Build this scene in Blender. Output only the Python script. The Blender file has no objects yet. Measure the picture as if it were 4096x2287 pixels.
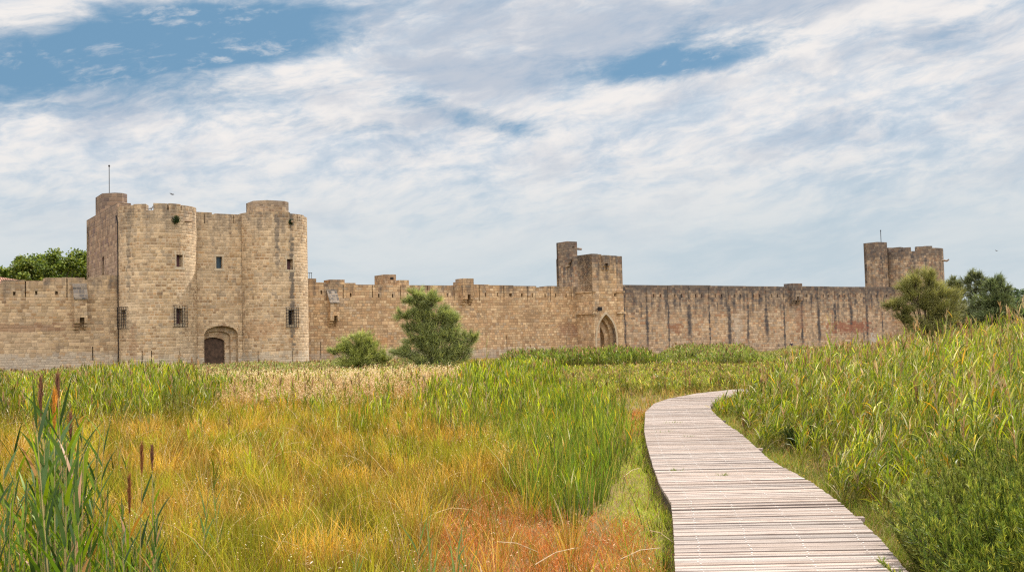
import bpy, bmesh, math, random
import numpy as np
from mathutils import Vector, Matrix
random.seed(7); RG = np.random.default_rng(11)
SC = bpy.context.scene; COL = SC.collection
PI = math.pi
# ------------------------------------------------------------------ camera model and frames
F = 4000.0; RHO = .025; PIT = math.atan((1340-1143.5)/F)
EYE = np.array([0, 0, 2.5])
FW = np.array([0, math.cos(PIT), math.sin(PIT)]); UP0 = np.array([0, -math.sin(PIT), math.cos(PIT)]); R0 = np.array([1., 0, 0])
RT = math.cos(RHO)*R0-math.sin(RHO)*UP0; UPV = math.sin(RHO)*R0+math.cos(RHO)*UP0
UU = np.array([.8364, .5481, 0]); NN = np.array([.5481, -.8364, 0]); OO = np.array([0, 148.4, 0])
def pj(P):
    v = np.asarray(P, float)-EYE; c = v@FW
    return 2048+F*(v@RT)/c, 1143.5-F*(v@UPV)/c, c
def ray(x, y): return FW+RT*(x-2048)/F+UPV*(1143.5-y)/F
def UZ(x, y, s=0.):
    d = ray(x, y); t = ((OO+s*NN-EYE)@NN)/(d@NN); P = EYE+t*d
    return float((P-OO)@UU), float(P[2])
def W(u, s, z): return OO+u*UU+s*NN+np.array([0, 0, z])
def G(x, y, z=0.):
    d = ray(x, y); return EYE+d*((z-EYE[2])/d[2])
def at(x, y, depth):                       # world point seen at a pixel, at a depth
    return EYE+ray(x, y)*depth
def sstep(a, b, x):
    t = np.clip((x-a)/(b-a), 0, 1); return t*t*(3-2*t)
def gz(x, y):                              # height of the ground
    x = np.asarray(x, float); y = np.asarray(y, float)
    h = -(0.9+.8*sstep(8, 60, x))*sstep(25, 95, y)
    return h+.05*np.sin(x*.7+1.3)*np.sin(y*.45)+.03*np.sin(x*1.9+y*1.3)

# ------------------------------------------------------------------ tagging
def tag(o, label=None, cat=None, group=None, kind=None):
    if label: o['label'] = label
    if cat: o['category'] = cat
    if group: o['group'] = group
    if kind: o['kind'] = kind
    return o
def empty(name, loc, label, cat, group=None):
    o = bpy.data.objects.new(name, None); COL.objects.link(o); o.location = loc
    return tag(o, label, cat, group)
def link(name, me, parent=None, mat=None):
    o = bpy.data.objects.new(name, me); COL.objects.link(o)
    if mat is not None and not me.materials: me.materials.append(mat)
    if parent is not None:
        o.parent = parent
        o.matrix_parent_inverse = Matrix.Translation(-Vector(parent.location))
    return o
def copy_tree(o, parent=None):
    c = o.copy(); COL.objects.link(c)
    if parent is not None: c.parent = parent
    for ch in list(o.children): copy_tree(ch, c)
    return c

# ------------------------------------------------------------------ node helper
class NT:
    def __init__(s, tree): s.t = tree; s.n = tree.nodes; s.l = tree.links
    def new(s, typ, **kw):
        n = s.n.new(typ)
        for k, v in kw.items(): setattr(n, k, v)
        return n
    def put(s, sock, v):
        if hasattr(v, 'node'): s.l.new(v, sock)
        elif v is not None: sock.default_value = v
    def m(s, op, a, b=None, c=None, clamp=False):
        n = s.new('ShaderNodeMath', operation=op, use_clamp=clamp); s.put(n.inputs[0], a)
        if b is not None: s.put(n.inputs[1], b)
        if c is not None: s.put(n.inputs[2], c)
        return n.outputs[0]
    def xyz(s, x, y, z=0.):
        n = s.new('ShaderNodeCombineXYZ'); s.put(n.inputs[0], x); s.put(n.inputs[1], y); s.put(n.inputs[2], z); return n.outputs[0]
    def sep(s, v):
        n = s.new('ShaderNodeSeparateXYZ'); s.put(n.inputs[0], v); return n.outputs
    def noise(s, vec, scale, detail=3., rough=.55, dist=0.):
        n = s.new('ShaderNodeTexNoise'); s.put(n.inputs['Vector'], vec); s.put(n.inputs['Scale'], scale)
        n.inputs['Detail'].default_value = detail; n.inputs['Roughness'].default_value = rough; n.inputs['Distortion'].default_value = dist
        return n.outputs
    def white(s, vec):
        n = s.new('ShaderNodeTexWhiteNoise', noise_dimensions='3D'); s.put(n.inputs['Vector'], vec); return n.outputs
    def ramp(s, fac, stops, interp='LINEAR'):
        n = s.new('ShaderNodeValToRGB'); s.put(n.inputs[0], fac); cr = n.color_ramp; cr.interpolation = interp
        while len(cr.elements) < len(stops): cr.elements.new(.5)
        for e, (p, c) in zip(cr.elements, stops):
            e.position = p; e.color = (*c, 1) if len(c) == 3 else c
        return n.outputs[0]
    def mix(s, fac, a, b, mode='MIX'):
        n = s.new('ShaderNodeMix', data_type='RGBA', blend_type=mode); s.put(n.inputs[0], fac)
        s.put(n.inputs[6], (*a, 1) if isinstance(a, tuple) and len(a) == 3 else a); s.put(n.inputs[7], (*b, 1) if isinstance(b, tuple) and len(b) == 3 else b)
        return n.outputs[2]
    def rng(s, v, a, b, c=0., d=1., smooth=True):
        n = s.new('ShaderNodeMapRange', interpolation_type='SMOOTHSTEP' if smooth else 'LINEAR'); s.put(n.inputs[0], v)
        for i, q in enumerate((a, b, c, d)): s.put(n.inputs[i+1], q)
        return n.outputs[0]
def material(name):
    m = bpy.data.materials.new(name); m.use_nodes = True; n = NT(m.node_tree); n.n.clear()
    out = n.new('ShaderNodeOutputMaterial'); return m, n, out
def plain(name, col, rough=.8, metal=0., var=.25, scale=6.):
    m, n, out = material(name); b = n.new('ShaderNodeBsdfPrincipled')
    tc = n.new('ShaderNodeTexCoord'); ns = n.noise(tc.outputs['Object'], scale, 4.)
    k = n.rng(ns[0], .3, .7, 1-var, 1+var)
    sc = n.new('ShaderNodeVectorMath', operation='SCALE'); sc.inputs[0].default_value = col; n.put(sc.inputs[3], k)
    n.l.new(sc.outputs[0], b.inputs['Base Color']); b.inputs['Roughness'].default_value = rough; b.inputs['Metallic'].default_value = metal
    n.l.new(b.outputs[0], out.inputs[0]); return m

# ------------------------------------------------------------------ masonry material
def stone(name, h, w, tones, mortar, mw=.03, stain=0., slit=None, dark_top=None, grime=.35, seed=0., spots=()):
    tones = [(r*1.03, g*.985, b_*.925) for r, g, b_ in tones]; mortar = (mortar[0]*1.04, mortar[1]*.985, mortar[2]*.96)
    m, n, out = material(name); b = n.new('ShaderNodeBsdfPrincipled')
    uvn = n.new('ShaderNodeUVMap'); x, y, _ = n.sep(uvn.outputs[0])
    wob = n.m('MULTIPLY', n.m('SUBTRACT', n.noise(n.xyz(n.m('MULTIPLY', x, .21), n.m('MULTIPLY', y, .55), seed+3.), 1., 3.)[0], .5), .7)
    nv = n.noise(n.xyz(n.m('MULTIPLY', x, .12), n.m('MULTIPLY', y, .5), seed), 1., 2.)
    v = n.m('ADD', y, n.m('MULTIPLY', n.m('SUBTRACT', nv[0], .5), .35))
    wv = n.noise(n.xyz(seed, n.m('MULTIPLY', v, 1.1), 0.), 1., 1.)
    rv = n.m('ADD', n.m('DIVIDE', v, h), n.m('MULTIPLY', wv[0], 1.5))
    row = n.m('FLOOR', rv); fv = n.m('FRACT', rv)
    rr = n.white(n.xyz(row, seed, 3.1))[0]
    wu = n.noise(n.xyz(n.m('MULTIPLY', x, .9), n.m('MULTIPLY', row, 3.7), seed), 1., 1.)
    cu = n.m('ADD', n.m('MULTIPLY', n.m('DIVIDE', x, w), n.m('ADD', .72, n.m('MULTIPLY', rr, .65))), n.m('ADD', n.m('MULTIPLY', rr, 37.), n.m('MULTIPLY', wu[0], 1.6)))
    col = n.m('FLOOR', cu); fu = n.m('FRACT', cu)
    wn = n.white(n.xyz(col, row, seed+.5)); cr = wn[0]; 
    eu = n.m('MULTIPLY', n.m('MINIMUM', fu, n.m('SUBTRACT', 1., fu)), w); ev = n.m('MULTIPLY', n.m('MINIMUM', fv, n.m('SUBTRACT', 1., fv)), h)
    fine = n.noise(n.xyz(x, y, seed), 5., 4., .65)
    e = n.m('ADD', n.m('MINIMUM', eu, ev), n.m('MULTIPLY', n.m('SUBTRACT', fine[0], .5), mw*1.2))
    mor = n.rng(e, mw*.5, mw*1.6, 1., 0.)
    k = len(tones); base = n.ramp(cr, [(i/k, t) for i, t in enumerate(tones)], 'CONSTANT')
    big = n.noise(n.xyz(x, y, seed+4.), .22, 3.); 
    base = n.mix(n.rng(big[0], .42, .66, 0., .55), base, mortar)
    base = n.mix(n.m('MULTIPLY', mor, n.rng(n.noise(n.xyz(x, y, seed+9.), .5, 2.)[0], .35, .6, .55, 1.)), base, mortar)
    br = n.m('ADD', .56, n.m('ADD', n.m('MULTIPLY', fine[0], .50), n.m('MULTIPLY', n.sep(wn[1])[1], .46)))
    sc = n.new('ShaderNodeVectorMath', operation='SCALE'); n.put(sc.inputs[0], base); n.put(sc.inputs[3], br); base = sc.outputs[0]
    # soot and lichen: patches of their own shape, longer than they are wide
    st = n.noise(n.xyz(n.m('MULTIPLY', x, 1.1), n.m('MULTIPLY', y, .16), seed+2.), 1., 4., .6)[0]
    blot = n.noise(n.xyz(n.m('MULTIPLY', x, .9), n.m('MULTIPLY', y, .9), seed+7.), 1., 4., .7)[0]
    fac = n.m('MULTIPLY', n.rng(n.m('ADD', n.m('MULTIPLY', st, .55), n.m('MULTIPLY', blot, .45)), .52, .66), grime)
    if dark_top:
        z0, z1, amt = dark_top
        tp = n.m('MULTIPLY', n.rng(n.m('ADD', y, n.m('MULTIPLY', n.m('SUBTRACT', st, .5), 9.)), z0, z1), n.rng(n.m('ADD', n.m('MULTIPLY', st, .5), n.m('MULTIPLY', blot, .5)), .40, .60, .25, 1.))
        tp = n.m('MAXIMUM', tp, n.m('MULTIPLY', n.rng(n.m('ADD', y, n.m('MULTIPLY', n.m('SUBTRACT', blot, .5), 2.)), z1, z1+1.), .85)); fac = n.m('MAXIMUM', fac, n.m('MULTIPLY', tp, amt))
    if slit:
        u0, pitch, ztop, amt = slit
        xw = n.m('ADD', x, wob); q = n.m('MULTIPLY', n.m('ABSOLUTE', n.m('SUBTRACT', n.m('FRACT', n.m('ADD', n.m('DIVIDE', n.m('SUBTRACT', xw, u0), pitch), .5)), .5)), pitch)
        idx = n.white(n.xyz(n.m('FLOOR', n.m('ADD', n.m('DIVIDE', n.m('SUBTRACT', x, u0), pitch), .5)), 5., seed))[0]
        wd = n.m('ADD', n.m('MULTIPLY', n.m('SUBTRACT', idx, .02), .52), n.m('MULTIPLY', n.m('SUBTRACT', n.noise(n.xyz(n.m('MULTIPLY', y, 1.4), n.m('MULTIPLY', idx, 31.), 1.), 1., 3.)[0], .42), 1.1))
        sl = n.m('MULTIPLY', n.rng(n.m('ADD', q, n.m('MULTIPLY', n.m('SUBTRACT', fine[0], .5), .35)), n.m('MULTIPLY', wd, .3), n.m('ADD', wd, .12), 1., 0.), n.rng(y, ztop-.6, ztop+.4, 1., .35))
        ln = n.m('MULTIPLY', n.white(n.xyz(n.m('FLOOR', n.m('ADD', n.m('DIVIDE', n.m('SUBTRACT', x, u0), pitch), .5)), 9., seed))[0], 7.); sl = n.m('MULTIPLY', sl, n.rng(y, n.m('SUBTRACT', ln, 3.5), n.m('SUBTRACT', ln, 1.), .25, 1.))
        fac = n.m('MAXIMUM', fac, n.m('MULTIPLY', sl, amt))
    fac = n.m('MULTIPLY', fac, n.m('ADD', .72, n.m('MULTIPLY', cr, .36)), clamp=True)
    fac = n.m('MULTIPLY', fac, .93); base = n.mix(fac, base, (.062, .061, .072))
    for cx, cy, rx, ry, amt, pc in spots:            # single stains, repairs and drips at their own places
        ex = n.m('DIVIDE', n.m('SUBTRACT', x, cx), rx); ey = n.m('DIVIDE', n.m('SUBTRACT', y, cy), ry)
        r2 = n.m('ADD', n.m('ADD', n.m('MULTIPLY', ex, ex), n.m('MULTIPLY', n.m('MULTIPLY', ey, ey), n.m('MULTIPLY', ey, ey))), n.m('MULTIPLY', n.m('SUBTRACT', blot, .5), 3.6))
        base = n.mix(n.m('MULTIPLY', n.rng(n.m('ADD', r2, n.m('MULTIPLY', n.m('SUBTRACT', n.sep(wn[1])[0], .5), 1.9)), .1, 1.5, 1., 0.), amt), base, pc)
    n.l.new(base, b.inputs['Base Color']); b.inputs['Roughness'].default_value = .93; b.inputs['Specular IOR Level'].default_value = .15
    hgt = n.m('ADD', n.m('MULTIPLY', n.m('SUBTRACT', 1., mor), .55), n.m('ADD', n.m('MULTIPLY', n.sep(wn[1])[2], .35), n.m('MULTIPLY', fine[0], .45)))
    bp = n.new('ShaderNodeBump'); bp.inputs['Strength'].default_value = .85; bp.inputs['Distance'].default_value = .07; n.put(bp.inputs['Height'], hgt)
    n.l.new(bp.outputs[0], b.inputs['Normal']); n.l.new(b.outputs[0], out.inputs[0]); return m
T_GATE = [(.45, .345, .235), (.41, .305, .20), (.35, .245, .155), (.49, .385, .27), (.43, .325, .22), (.30, .21, .14), (.45, .345, .24), (.38, .31, .24), (.37, .25, .15), (.47, .37, .26), (.42, .32, .22), (.44, .33, .22), (.40, .30, .21)]
T_CURT = [(.44, .315, .20), (.47, .35, .23), (.41, .285, .175), (.38, .255, .155), (.49, .38, .26), (.44, .325, .21), (.40, .27, .16), (.37, .29, .22), (.45, .33, .22)]
T_OLD = [(.45, .34, .245), (.48, .38, .285), (.41, .285, .19), (.36, .225, .15), (.38, .32, .265), (.49, .395, .30), (.44, .33, .24), (.33, .26, .21), (.45, .32, .215)]
T_CURT = [tuple(min(.55, c*1.12) for c in t) for t in [(.44, .32, .21), (.47, .355, .24), (.41, .29, .185), (.38, .26, .165), (.49, .385, .27), (.44, .33, .22), (.40, .275, .17), (.38, .305, .235), (.45, .335, .23), (.35, .24, .16)]]
u_s0 = UZ(2585.6, 1180)[0]; u_s1 = UZ(3401.7, 1180)[0]
SPR = 48.; SPL = 2.6
M_GATE = stone('gatehouse_stone', .35, .48, T_GATE, (.51, .425, .315), .040, grime=.46, dark_top=(15.0, 19.4, .7), seed=1., spots=[(SPR, 11., .34, 9.5, .75, (.10, .095, .095)), (SPR-1.9, 15.5, .3, 4., .7, (.11, .10, .10)), (SPL, 13., .3, 5., .55, (.13, .12, .11)), (SPL+.5, 2.8, .5, 2.2, .5, (.24, .14, .09)), (SPR-4., 4., 2.4, 1.2, .35, (.40, .22, .12)), (5., -.2, 30., 1.3, .45, (.50, .45, .38)), (45., -.2, 30., 1.3, .55, (.48, .44, .38)), (22., -.2, 6., 1.3, .5, (.50, .45, .38))])
M_LEFT = stone('curtain_stone_pale', .35, .52, T_GATE, (.44, .35, .25), .035, grime=.35, spots=[(UZ(130, 1310)[0], UZ(130, 1310)[1], 4.5, .5, .6, (.26, .15, .10)), (-70., .3, 30., 1.4, .5, (.47, .44, .40))], dark_top=(8.0, 10.2, .7), seed=2.)
M_CURT = stone('curtain_stone_tan', .36, .55, T_CURT, (.34, .245, .16), .024, grime=.26, spots=[(UZ(2285, 1320)[0], UZ(2285, 1320)[1], 2.2, 1., .6, (.24, .13, .10)), (UZ(1530, 1360)[0], UZ(1530, 1360)[1], 1.6, .6, .5, (.52, .27, .12)), (-10., -.2, 40., .9, .45, (.44, .41, .38))], dark_top=(8.4, 10.4, .65), seed=3.)
M_OLD = stone('curtain_stone_streaked', .40, .62, T_OLD, (.36, .29, .225), .030, grime=.8, spots=[(UZ(3400, 1310)[0], UZ(3400, 1310)[1], 6., 1.2, .75, (.26, .10, .07)), (UZ(2705, 1300)[0], UZ(2705, 1310)[1], 1.4, .9, .6, (.25, .10, .06)), (UZ(2950, 1330)[0], UZ(2950, 1330)[1], 1.2, 3., .4, (.52, .47, .42)), (UZ(3490, 1340)[0], -.3, .8, 1.5, .8, (.52, .49, .46)), (UZ(3200, 1300)[0], UZ(3200, 1280)[1], 1.3, 2.5, .5, (.26, .14, .10))], dark_top=(3.6, 8.2, 1.), slit=(u_s0, (u_s1-u_s0)/11.0, 7.0, 1.), seed=5.)
M_TWR = stone('tower_stone_dark', .40, .62, T_OLD, (.36, .28, .20), .030, grime=.6, dark_top=(8.0, 12.5, .9), seed=6.)
M_TWL = stone('tower_stone_warm', .40, .62, T_CURT, (.40, .30, .20), .030, grime=.45, dark_top=(10.4, 13.6, .95), seed=7.)
M_CORN = stone('corner_tower_stone', .42, .66, T_OLD, (.34, .26, .19), .030, grime=.98, dark_top=(5., 15., .92), seed=8.)
M_FLNK = stone('flank_stone', .50, .85, [(.30, .22, .165), (.34, .24, .17), (.26, .18, .135), (.36, .27, .2), (.24, .17, .15)], (.33, .26, .2), .04, grime=.6, dark_top=(13., 19., .6), seed=9.)
M_DARK = plain('dark_opening', (.012, .011, .012), .9)
M_IRON = plain('wrought_iron', (.012, .011, .015), .9, 0.)
M_SHUT = plain('faded_shutter', (.10, .045, .055), .7)
M_GLASS = plain('blue_grey_glass', (.03, .06, .09), .15)
M_LEAD = stone('lichened_roof_slabs', .42, .5, [(.16, .15, .15), (.12, .115, .12), (.22, .20, .185), (.09, .09, .095), (.19, .17, .155)], (.26, .225, .185), .045, grime=.4, seed=12.)
M_LINT = plain('pale_dressed_stone', (.46, .38, .285), .9, 0, .15, 2.)
M_ARCH = plain('arch_stone', (.40, .30, .205), .92, 0, .22, 1.6)
M_DOOR = plain('old_wood_gate', (.075, .045, .032), .85, 0., .45, 2.5)

# ------------------------------------------------------------------ mesh collector with UVs in metres
class MB:
    def __init__(s): s.v = []; s.f = []; s.uv = []; s.mi = []
    def quad(s, P, uv=None, mi=0):
        k = len(s.v); s.v += [tuple(p) for p in P]; s.f.append(tuple(range(k, k+len(P))))
        s.uv.append(uv if uv is not None else [(p[0], p[2]) for p in P]); s.mi.append(mi)
    def build(s, name, mats, parent=None, smooth=False):
        me = bpy.data.meshes.new(name); me.from_pydata(s.v, [], s.f)
        ul = me.uv_layers.new(name='UVMap'); flat = np.array([c for f in s.uv for q in f for c in q], dtype=np.float32)
        ul.data.foreach_set('uv', flat)
        mats = mats if isinstance(mats, (list, tuple)) else [mats]
        for m in mats: me.materials.append(m)
        if len(mats) > 1: me.polygons.foreach_set('material_index', s.mi)
        bm = bmesh.new(); bm.from_mesh(me); bmesh.ops.remove_doubles(bm, verts=bm.verts, dist=1e-4); bmesh.ops.recalc_face_normals(bm, faces=bm.faces); bm.to_mesh(me); bm.free()
        if smooth: me.shade_smooth()
        return link(name, me, parent)
    def box(s, u0, u1, s0, s1, z0, z1, mi=0):           # a block in the wall's frame
        c = lambda u, t, z: W(u, t, z)
        s.quad([c(u0, s1, z0), c(u1, s1, z0), c(u1, s1, z1), c(u0, s1, z1)], [(u0, z0), (u1, z0), (u1, z1), (u0, z1)], mi)
        s.quad([c(u0, s0, z0), c(u1, s0, z0), c(u1, s0, z1), c(u0, s0, z1)], [(u0, z0), (u1, z0), (u1, z1), (u0, z1)], mi)
        for u in (u0, u1): s.quad([c(u, s0, z0), c(u, s1, z0), c(u, s1, z1), c(u, s0, z1)], [(u+s0, z0), (u+s1, z0), (u+s1, z1), (u+s0, z1)], mi)
        for z in (z0, z1): s.quad([c(u0, s0, z), c(u1, s0, z), c(u1, s1, z), c(u0, s1, z)], [(u0, z+s0), (u1, z+s0), (u1, z+s1), (u0, z+s1)], mi)
    def prof(s, u0, u1, pts, mi=0):                      # a profile (s, z) extruded along the wall
        k = len(pts); L = 0
        for i in range(k):
            a, b = pts[i], pts[(i+1) % k]; d = math.hypot(b[0]-a[0], b[1]-a[1])
            vert = abs(b[1]-a[1]) > abs(b[0]-a[0])
            uva, uvb = (a[1], b[1]) if vert else (L, L+d)
            s.quad([W(u0, *a), W(u1, *a), W(u1, *b), W(u0, *b)], [(u0, uva), (u1, uva), (u1, uvb), (u0, uvb)], mi); L += d
        for u in (u0, u1): s.quad([W(u, *p) for p in pts], [(u+p[0], p[1]) for p in pts], mi)

class Path:                                             # a wall line in plan, points (u, s), walked with the outside on the left
    def __init__(s, pts):
        s.p = np.array(pts, float); d = np.diff(s.p, axis=0); s.L = np.concatenate([[0], np.cumsum(np.hypot(d[:, 0], d[:, 1]))])
        t = d/np.maximum(np.hypot(d[:, 0], d[:, 1])[:, None], 1e-9); nn = np.stack([-t[:, 1], t[:, 0]], 1)
        v = np.zeros_like(s.p)
        for i in range(len(s.p)):
            a = nn[max(i-1, 0)]; b = nn[min(i, len(nn)-1)]; m = a+b; m /= max(np.hypot(*m), 1e-6); v[i] = m/max(m@a, .4)
        s.n = v
    def at(s, a, t=0.):
        u = np.interp(a, s.L, s.p[:, 0]); q = np.interp(a, s.L, s.p[:, 1]); nu = np.interp(a, s.L, s.n[:, 0]); nq = np.interp(a, s.L, s.n[:, 1])
        return u-t*nu, q-t*nq
    def pt(s, a, z, t=0.):
        u, q = s.at(a, t); return W(u, q, z)
    def find(s, x, y, lo=None, hi=None):                # where on this wall a pixel falls
        best = None
        for a in np.linspace(lo if lo is not None else 0, hi if hi is not None else s.L[-1], 400):
            u, q = s.at(a); P = W(u, q, 0)
            zz = EYE[2]+ (lambda c: (1143.5-y)/F)(0)*0
            # solve z so that the row matches, then compare the column
            z0, z1 = -5., 30.
            for _ in range(18):
                zm = (z0+z1)/2; yy = pj(W(u, q, zm))[1]
                if yy > y: z0 = zm
                else: z1 = zm
            xx = pj(W(u, q, zm))[0]
            nu, nq = np.interp(a, s.L, s.n[:, 0]), np.interp(a, s.L, s.n[:, 1]); nrm = nu*UU+nq*NN
            if (EYE-P)@nrm <= 0: continue
            e = abs(xx-x)
            if best is None or e < best[0]: best = (e, a, zm)
        return best[1], best[2]

def masonry(name, path, z0, crest, holes, thick, mat, parent, step=99., uoff=0., zstep=99., rag=0.):
    """crest: list of (a_end, z); holes: (a0, a1, z0, z1, depth)"""
    A = {0., path.L[-1]}; A |= set(path.L.tolist()); Z = {z0}
    for ae, z in crest: A.add(min(ae, path.L[-1])); Z.add(z)
    for h in holes: A |= {h[0], h[1]}; Z |= {h[2], h[3]}
    if step < 90: A |= set(np.arange(0, path.L[-1], step).tolist())
    A = sorted(a for a in A if 0 <= a <= path.L[-1]); A = [a for i, a in enumerate(A) if i == 0 or a-A[i-1] > 1e-4]
    Z = sorted(z for z in Z if z >= z0); Z = [z for i, z in enumerate(Z) if i == 0 or z-Z[i-1] > 1e-4]
    na, nz = len(A)-1, len(Z)-1; D = np.zeros((na+2, nz+2)); D[:] = thick
    for i in range(na):
        am = (A[i]+A[i+1])/2; zt = next((z for ae, z in crest if am < ae), crest[-1][1])
        for j in range(nz):
            zm = (Z[j]+Z[j+1])/2
            if zm > zt: continue
            D[i+1, j+1] = 0
            for h in holes:
                if h[0] < am < h[1] and h[2] < zm < h[3]: D[i+1, j+1] = min(h[4], thick)
    b = MB(); J = lambda a, z, t: path.pt(a, z, t)
    for i in range(na):
        for j in range(nz):
            d = D[i+1, j+1]
            if d >= thick: continue
            a0, a1, y0, y1 = A[i], A[i+1], Z[j], Z[j+1]
            uv = [(a0+uoff, y0), (a1+uoff, y0), (a1+uoff, y1), (a0+uoff, y1)]
            b.quad([J(a0, y0, d), J(a1, y0, d), J(a1, y1, d), J(a0, y1, d)], uv, 0)
            b.quad([J(a0, y0, thick), J(a1, y0, thick), J(a1, y1, thick), J(a0, y1, thick)], uv)
    for i in range(na+1):
        for j in range(nz):
            d0, d1 = D[i, j+1], D[i+1, j+1]
            if abs(d0-d1) > 1e-6:
                a = A[i] if i < na+1 else A[-1]; y0, y1 = Z[j], Z[j+1]; p, q = min(d0, d1), max(d0, d1)
                b.quad([J(a, y0, p), J(a, y0, q), J(a, y1, q), J(a, y1, p)], [(a+uoff+p, y0), (a+uoff+q, y0), (a+uoff+q, y1), (a+uoff+p, y1)])
    for i in range(na):
        for j in range(nz+1):
            d0, d1 = D[i+1, j], D[i+1, j+1]
            if abs(d0-d1) > 1e-6:
                z = Z[j]; a0, a1 = A[i], A[i+1]; p, q = min(d0, d1), max(d0, d1)
                b.quad([J(a0, z, p), J(a1, z, p), J(a1, z, q), J(a0, z, q)], [(a0+uoff, z+p), (a1+uoff, z+p), (a1+uoff, z+q), (a0+uoff, z+q)])
    return b.build(name, mat, parent)

def bars(b, P, r=.03):                                  # a square bar between two world points
    p, q = Vector(P[0]), Vector(P[1]); d = (q-p).normalized(); s = d.orthogonal().normalized(); t = d.cross(s)
    c = [s*r+t*r, s*r-t*r, -s*r-t*r, -s*r+t*r]
    for i in range(4): b.quad([p+c[i], p+c[(i+1) % 4], q+c[(i+1) % 4], q+c[i]])
    b.quad([p+k for k in c]); b.quad([q+k for k in c])
def lathe(name, prof, mat, parent, origin, n=16):
    b = MB(); o = Vector(origin)
    for i in range(n):
        a0, a1 = 2*PI*i/n, 2*PI*(i+1)/n
        for (r0, z0), (r1, z1) in zip(prof, prof[1:]):
            P = [o+Vector((r*math.cos(a), r*math.sin(a), z)) for r, z, a in ((r0, z0, a0), (r0, z0, a1), (r1, z1, a1), (r1, z1, a0))]
            b.quad(P)
    return b.build(name, mat, parent, True)

def arch_wall(b, path, a0, a1, zb, zt, arch, depth, t0=0., uoff=0.):
    """a slab filling the hole a0..a1 x zb..zt except under the curve arch(f)->(a, z); points left to right"""
    pts = arch
    b.quad([path.pt(a0, zb, t0), path.pt(pts[0][0], zb, t0), path.pt(*pts[0], t0), path.pt(a0, pts[0][1], t0)], [(a0+uoff, zb), (pts[0][0]+uoff, zb), (pts[0][0]+uoff, pts[0][1]), (a0+uoff, pts[0][1])])
    b.quad([path.pt(pts[-1][0], zb, t0), path.pt(a1, zb, t0), path.pt(a1, pts[-1][1], t0), path.pt(*pts[-1], t0)], [(pts[-1][0]+uoff, zb), (a1+uoff, zb), (a1+uoff, pts[-1][1]), (pts[-1][0]+uoff, pts[-1][1])])
    full = [(a0, pts[0][1])]+list(pts)+[(a1, pts[-1][1])]
    for p, q in zip(full, full[1:]):
        if q[0]-p[0] > 1e-5: b.quad([path.pt(p[0], p[1], t0), path.pt(q[0], q[1], t0), path.pt(q[0], zt, t0), path.pt(p[0], zt, t0)], [(p[0]+uoff, p[1]), (q[0]+uoff, q[1]), (q[0]+uoff, zt), (p[0]+uoff, zt)])
    sof = [(pts[0][0], zb)]+list(pts)+[(pts[-1][0], zb)]; L = 0
    for p, q in zip(sof, sof[1:]):
        d = math.hypot(q[0]-p[0], q[1]-p[1])
        b.quad([path.pt(p[0], p[1], t0), path.pt(q[0], q[1], t0), path.pt(q[0], q[1], t0+depth), path.pt(p[0], p[1], t0+depth)], [(t0, L), (t0, L+d), (t0+depth, L+d), (t0+depth, L)]); L += d
def arch_pts(a0, a1, zs, zt, pointed=False, n=14):
    out = []
    for i in range(n+1):
        f = i/n; x = 2*f-1
        if pointed:
            z = zs+(zt-zs)*max(0., (1-abs(x)**1.75))**.72 if abs(x) < 1 else zs
            Rr = 1.25; z = zs+(zt-zs)*math.sqrt(max(0., (Rr+1)**2-(abs(x)+Rr)**2))/math.sqrt((Rr+1)**2-Rr**2)
        else: z = zs+(zt-zs)*math.sqrt(max(0., 1-x*x))
        out.append((a0+(a1-a0)*f, z))
    return out

ZB = -2.6
# ------------------------------------------------------------------ gatehouse
def U(x, y=1150, s=0.): return UZ(x, y, s)[0]
def Z(x, y, s=0.): return UZ(x, y, s)[1]
uA = -55.6; uB = -46.65; uC = -41.1; uD = -32.45; SB = -19.3
gh = empty('gatehouse', W(-43.6, 0, -.9), 'massive tan stone gatehouse with two rounded fronts and an arched gate between them', 'gatehouse')
def dshape(u0, u1, sback, sstr, nose, n=22):
    c = (u0+u1)/2; r = (u1-u0)/2; pts = [(u0, sback), (u0, sstr)] if sback < sstr else [(u0, sstr)]
    for i in range(1, n): t = PI*(1-i/n); pts.append((c+r*math.cos(t), sstr+(nose-sstr)*math.sin(t)**.8 if False else sstr+(nose-sstr)*math.sin(t)))
    return pts+[(u1, sstr)]
pL = Path(dshape(uA, uB, 0, .6, 4.2)+[(uB, .0)]); pR = Path([(uC, .0)]+dshape(uC, uD, .6, .6, 4.4)+[(uD, -.02)])
pC = Path([(uB, 1.0), (uC, 1.0)])
zt = 19.0
def hole_px(path, x, y, w, h, depth, **k):
    a, z = path.find(x, y, **k); return (a-w/2, a+w/2, z-h/2, z+h/2, depth)
hl = [hole_px(pL, 718, 1043, .85, 1.45, .7), hole_px(pL, 718, 1264, .85, 1.75, .8), hole_px(pL, 492, 1271, .85, 1.75, .8)]
hr = [hole_px(pR, 1160, 1057, .85, 1.3, .7), hole_px(pR, 1166, 1269, .85, 1.75, .8)]
hc = [hole_px(pC, 877, 1050, .75, 1.45, .6)]
def slits_px(path, xs, y, w=.10, h=1.5, depth=.5):
    return [hole_px(path, x, y, w, h, depth) for x in xs]
hl += slits_px(pL, [565, 720, 568, 606], 1430, .1, 1.6)[1:]+slits_px(pL, [773], 855, .09, 1.2)
hr += slits_px(pR, [1170], 1428, .1, 1.6)+slits_px(pR, [1190], 862, .09, 1.3)
hc += slits_px(pC, [817, 935], 868, .10, 1.6)
hr += slits_px(pR, [1032], 1428, .1, 1.5)[:1]
def cr(path, lst):
    """crest from pixels: (x_end, y)"""
    out = []
    for x, y in lst:
        a, z = path.find(x, y); out.append((a, z))
    return out
La = pL.L[-1]
fa = lambda x: pL.find(x, 830)[0]
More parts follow.
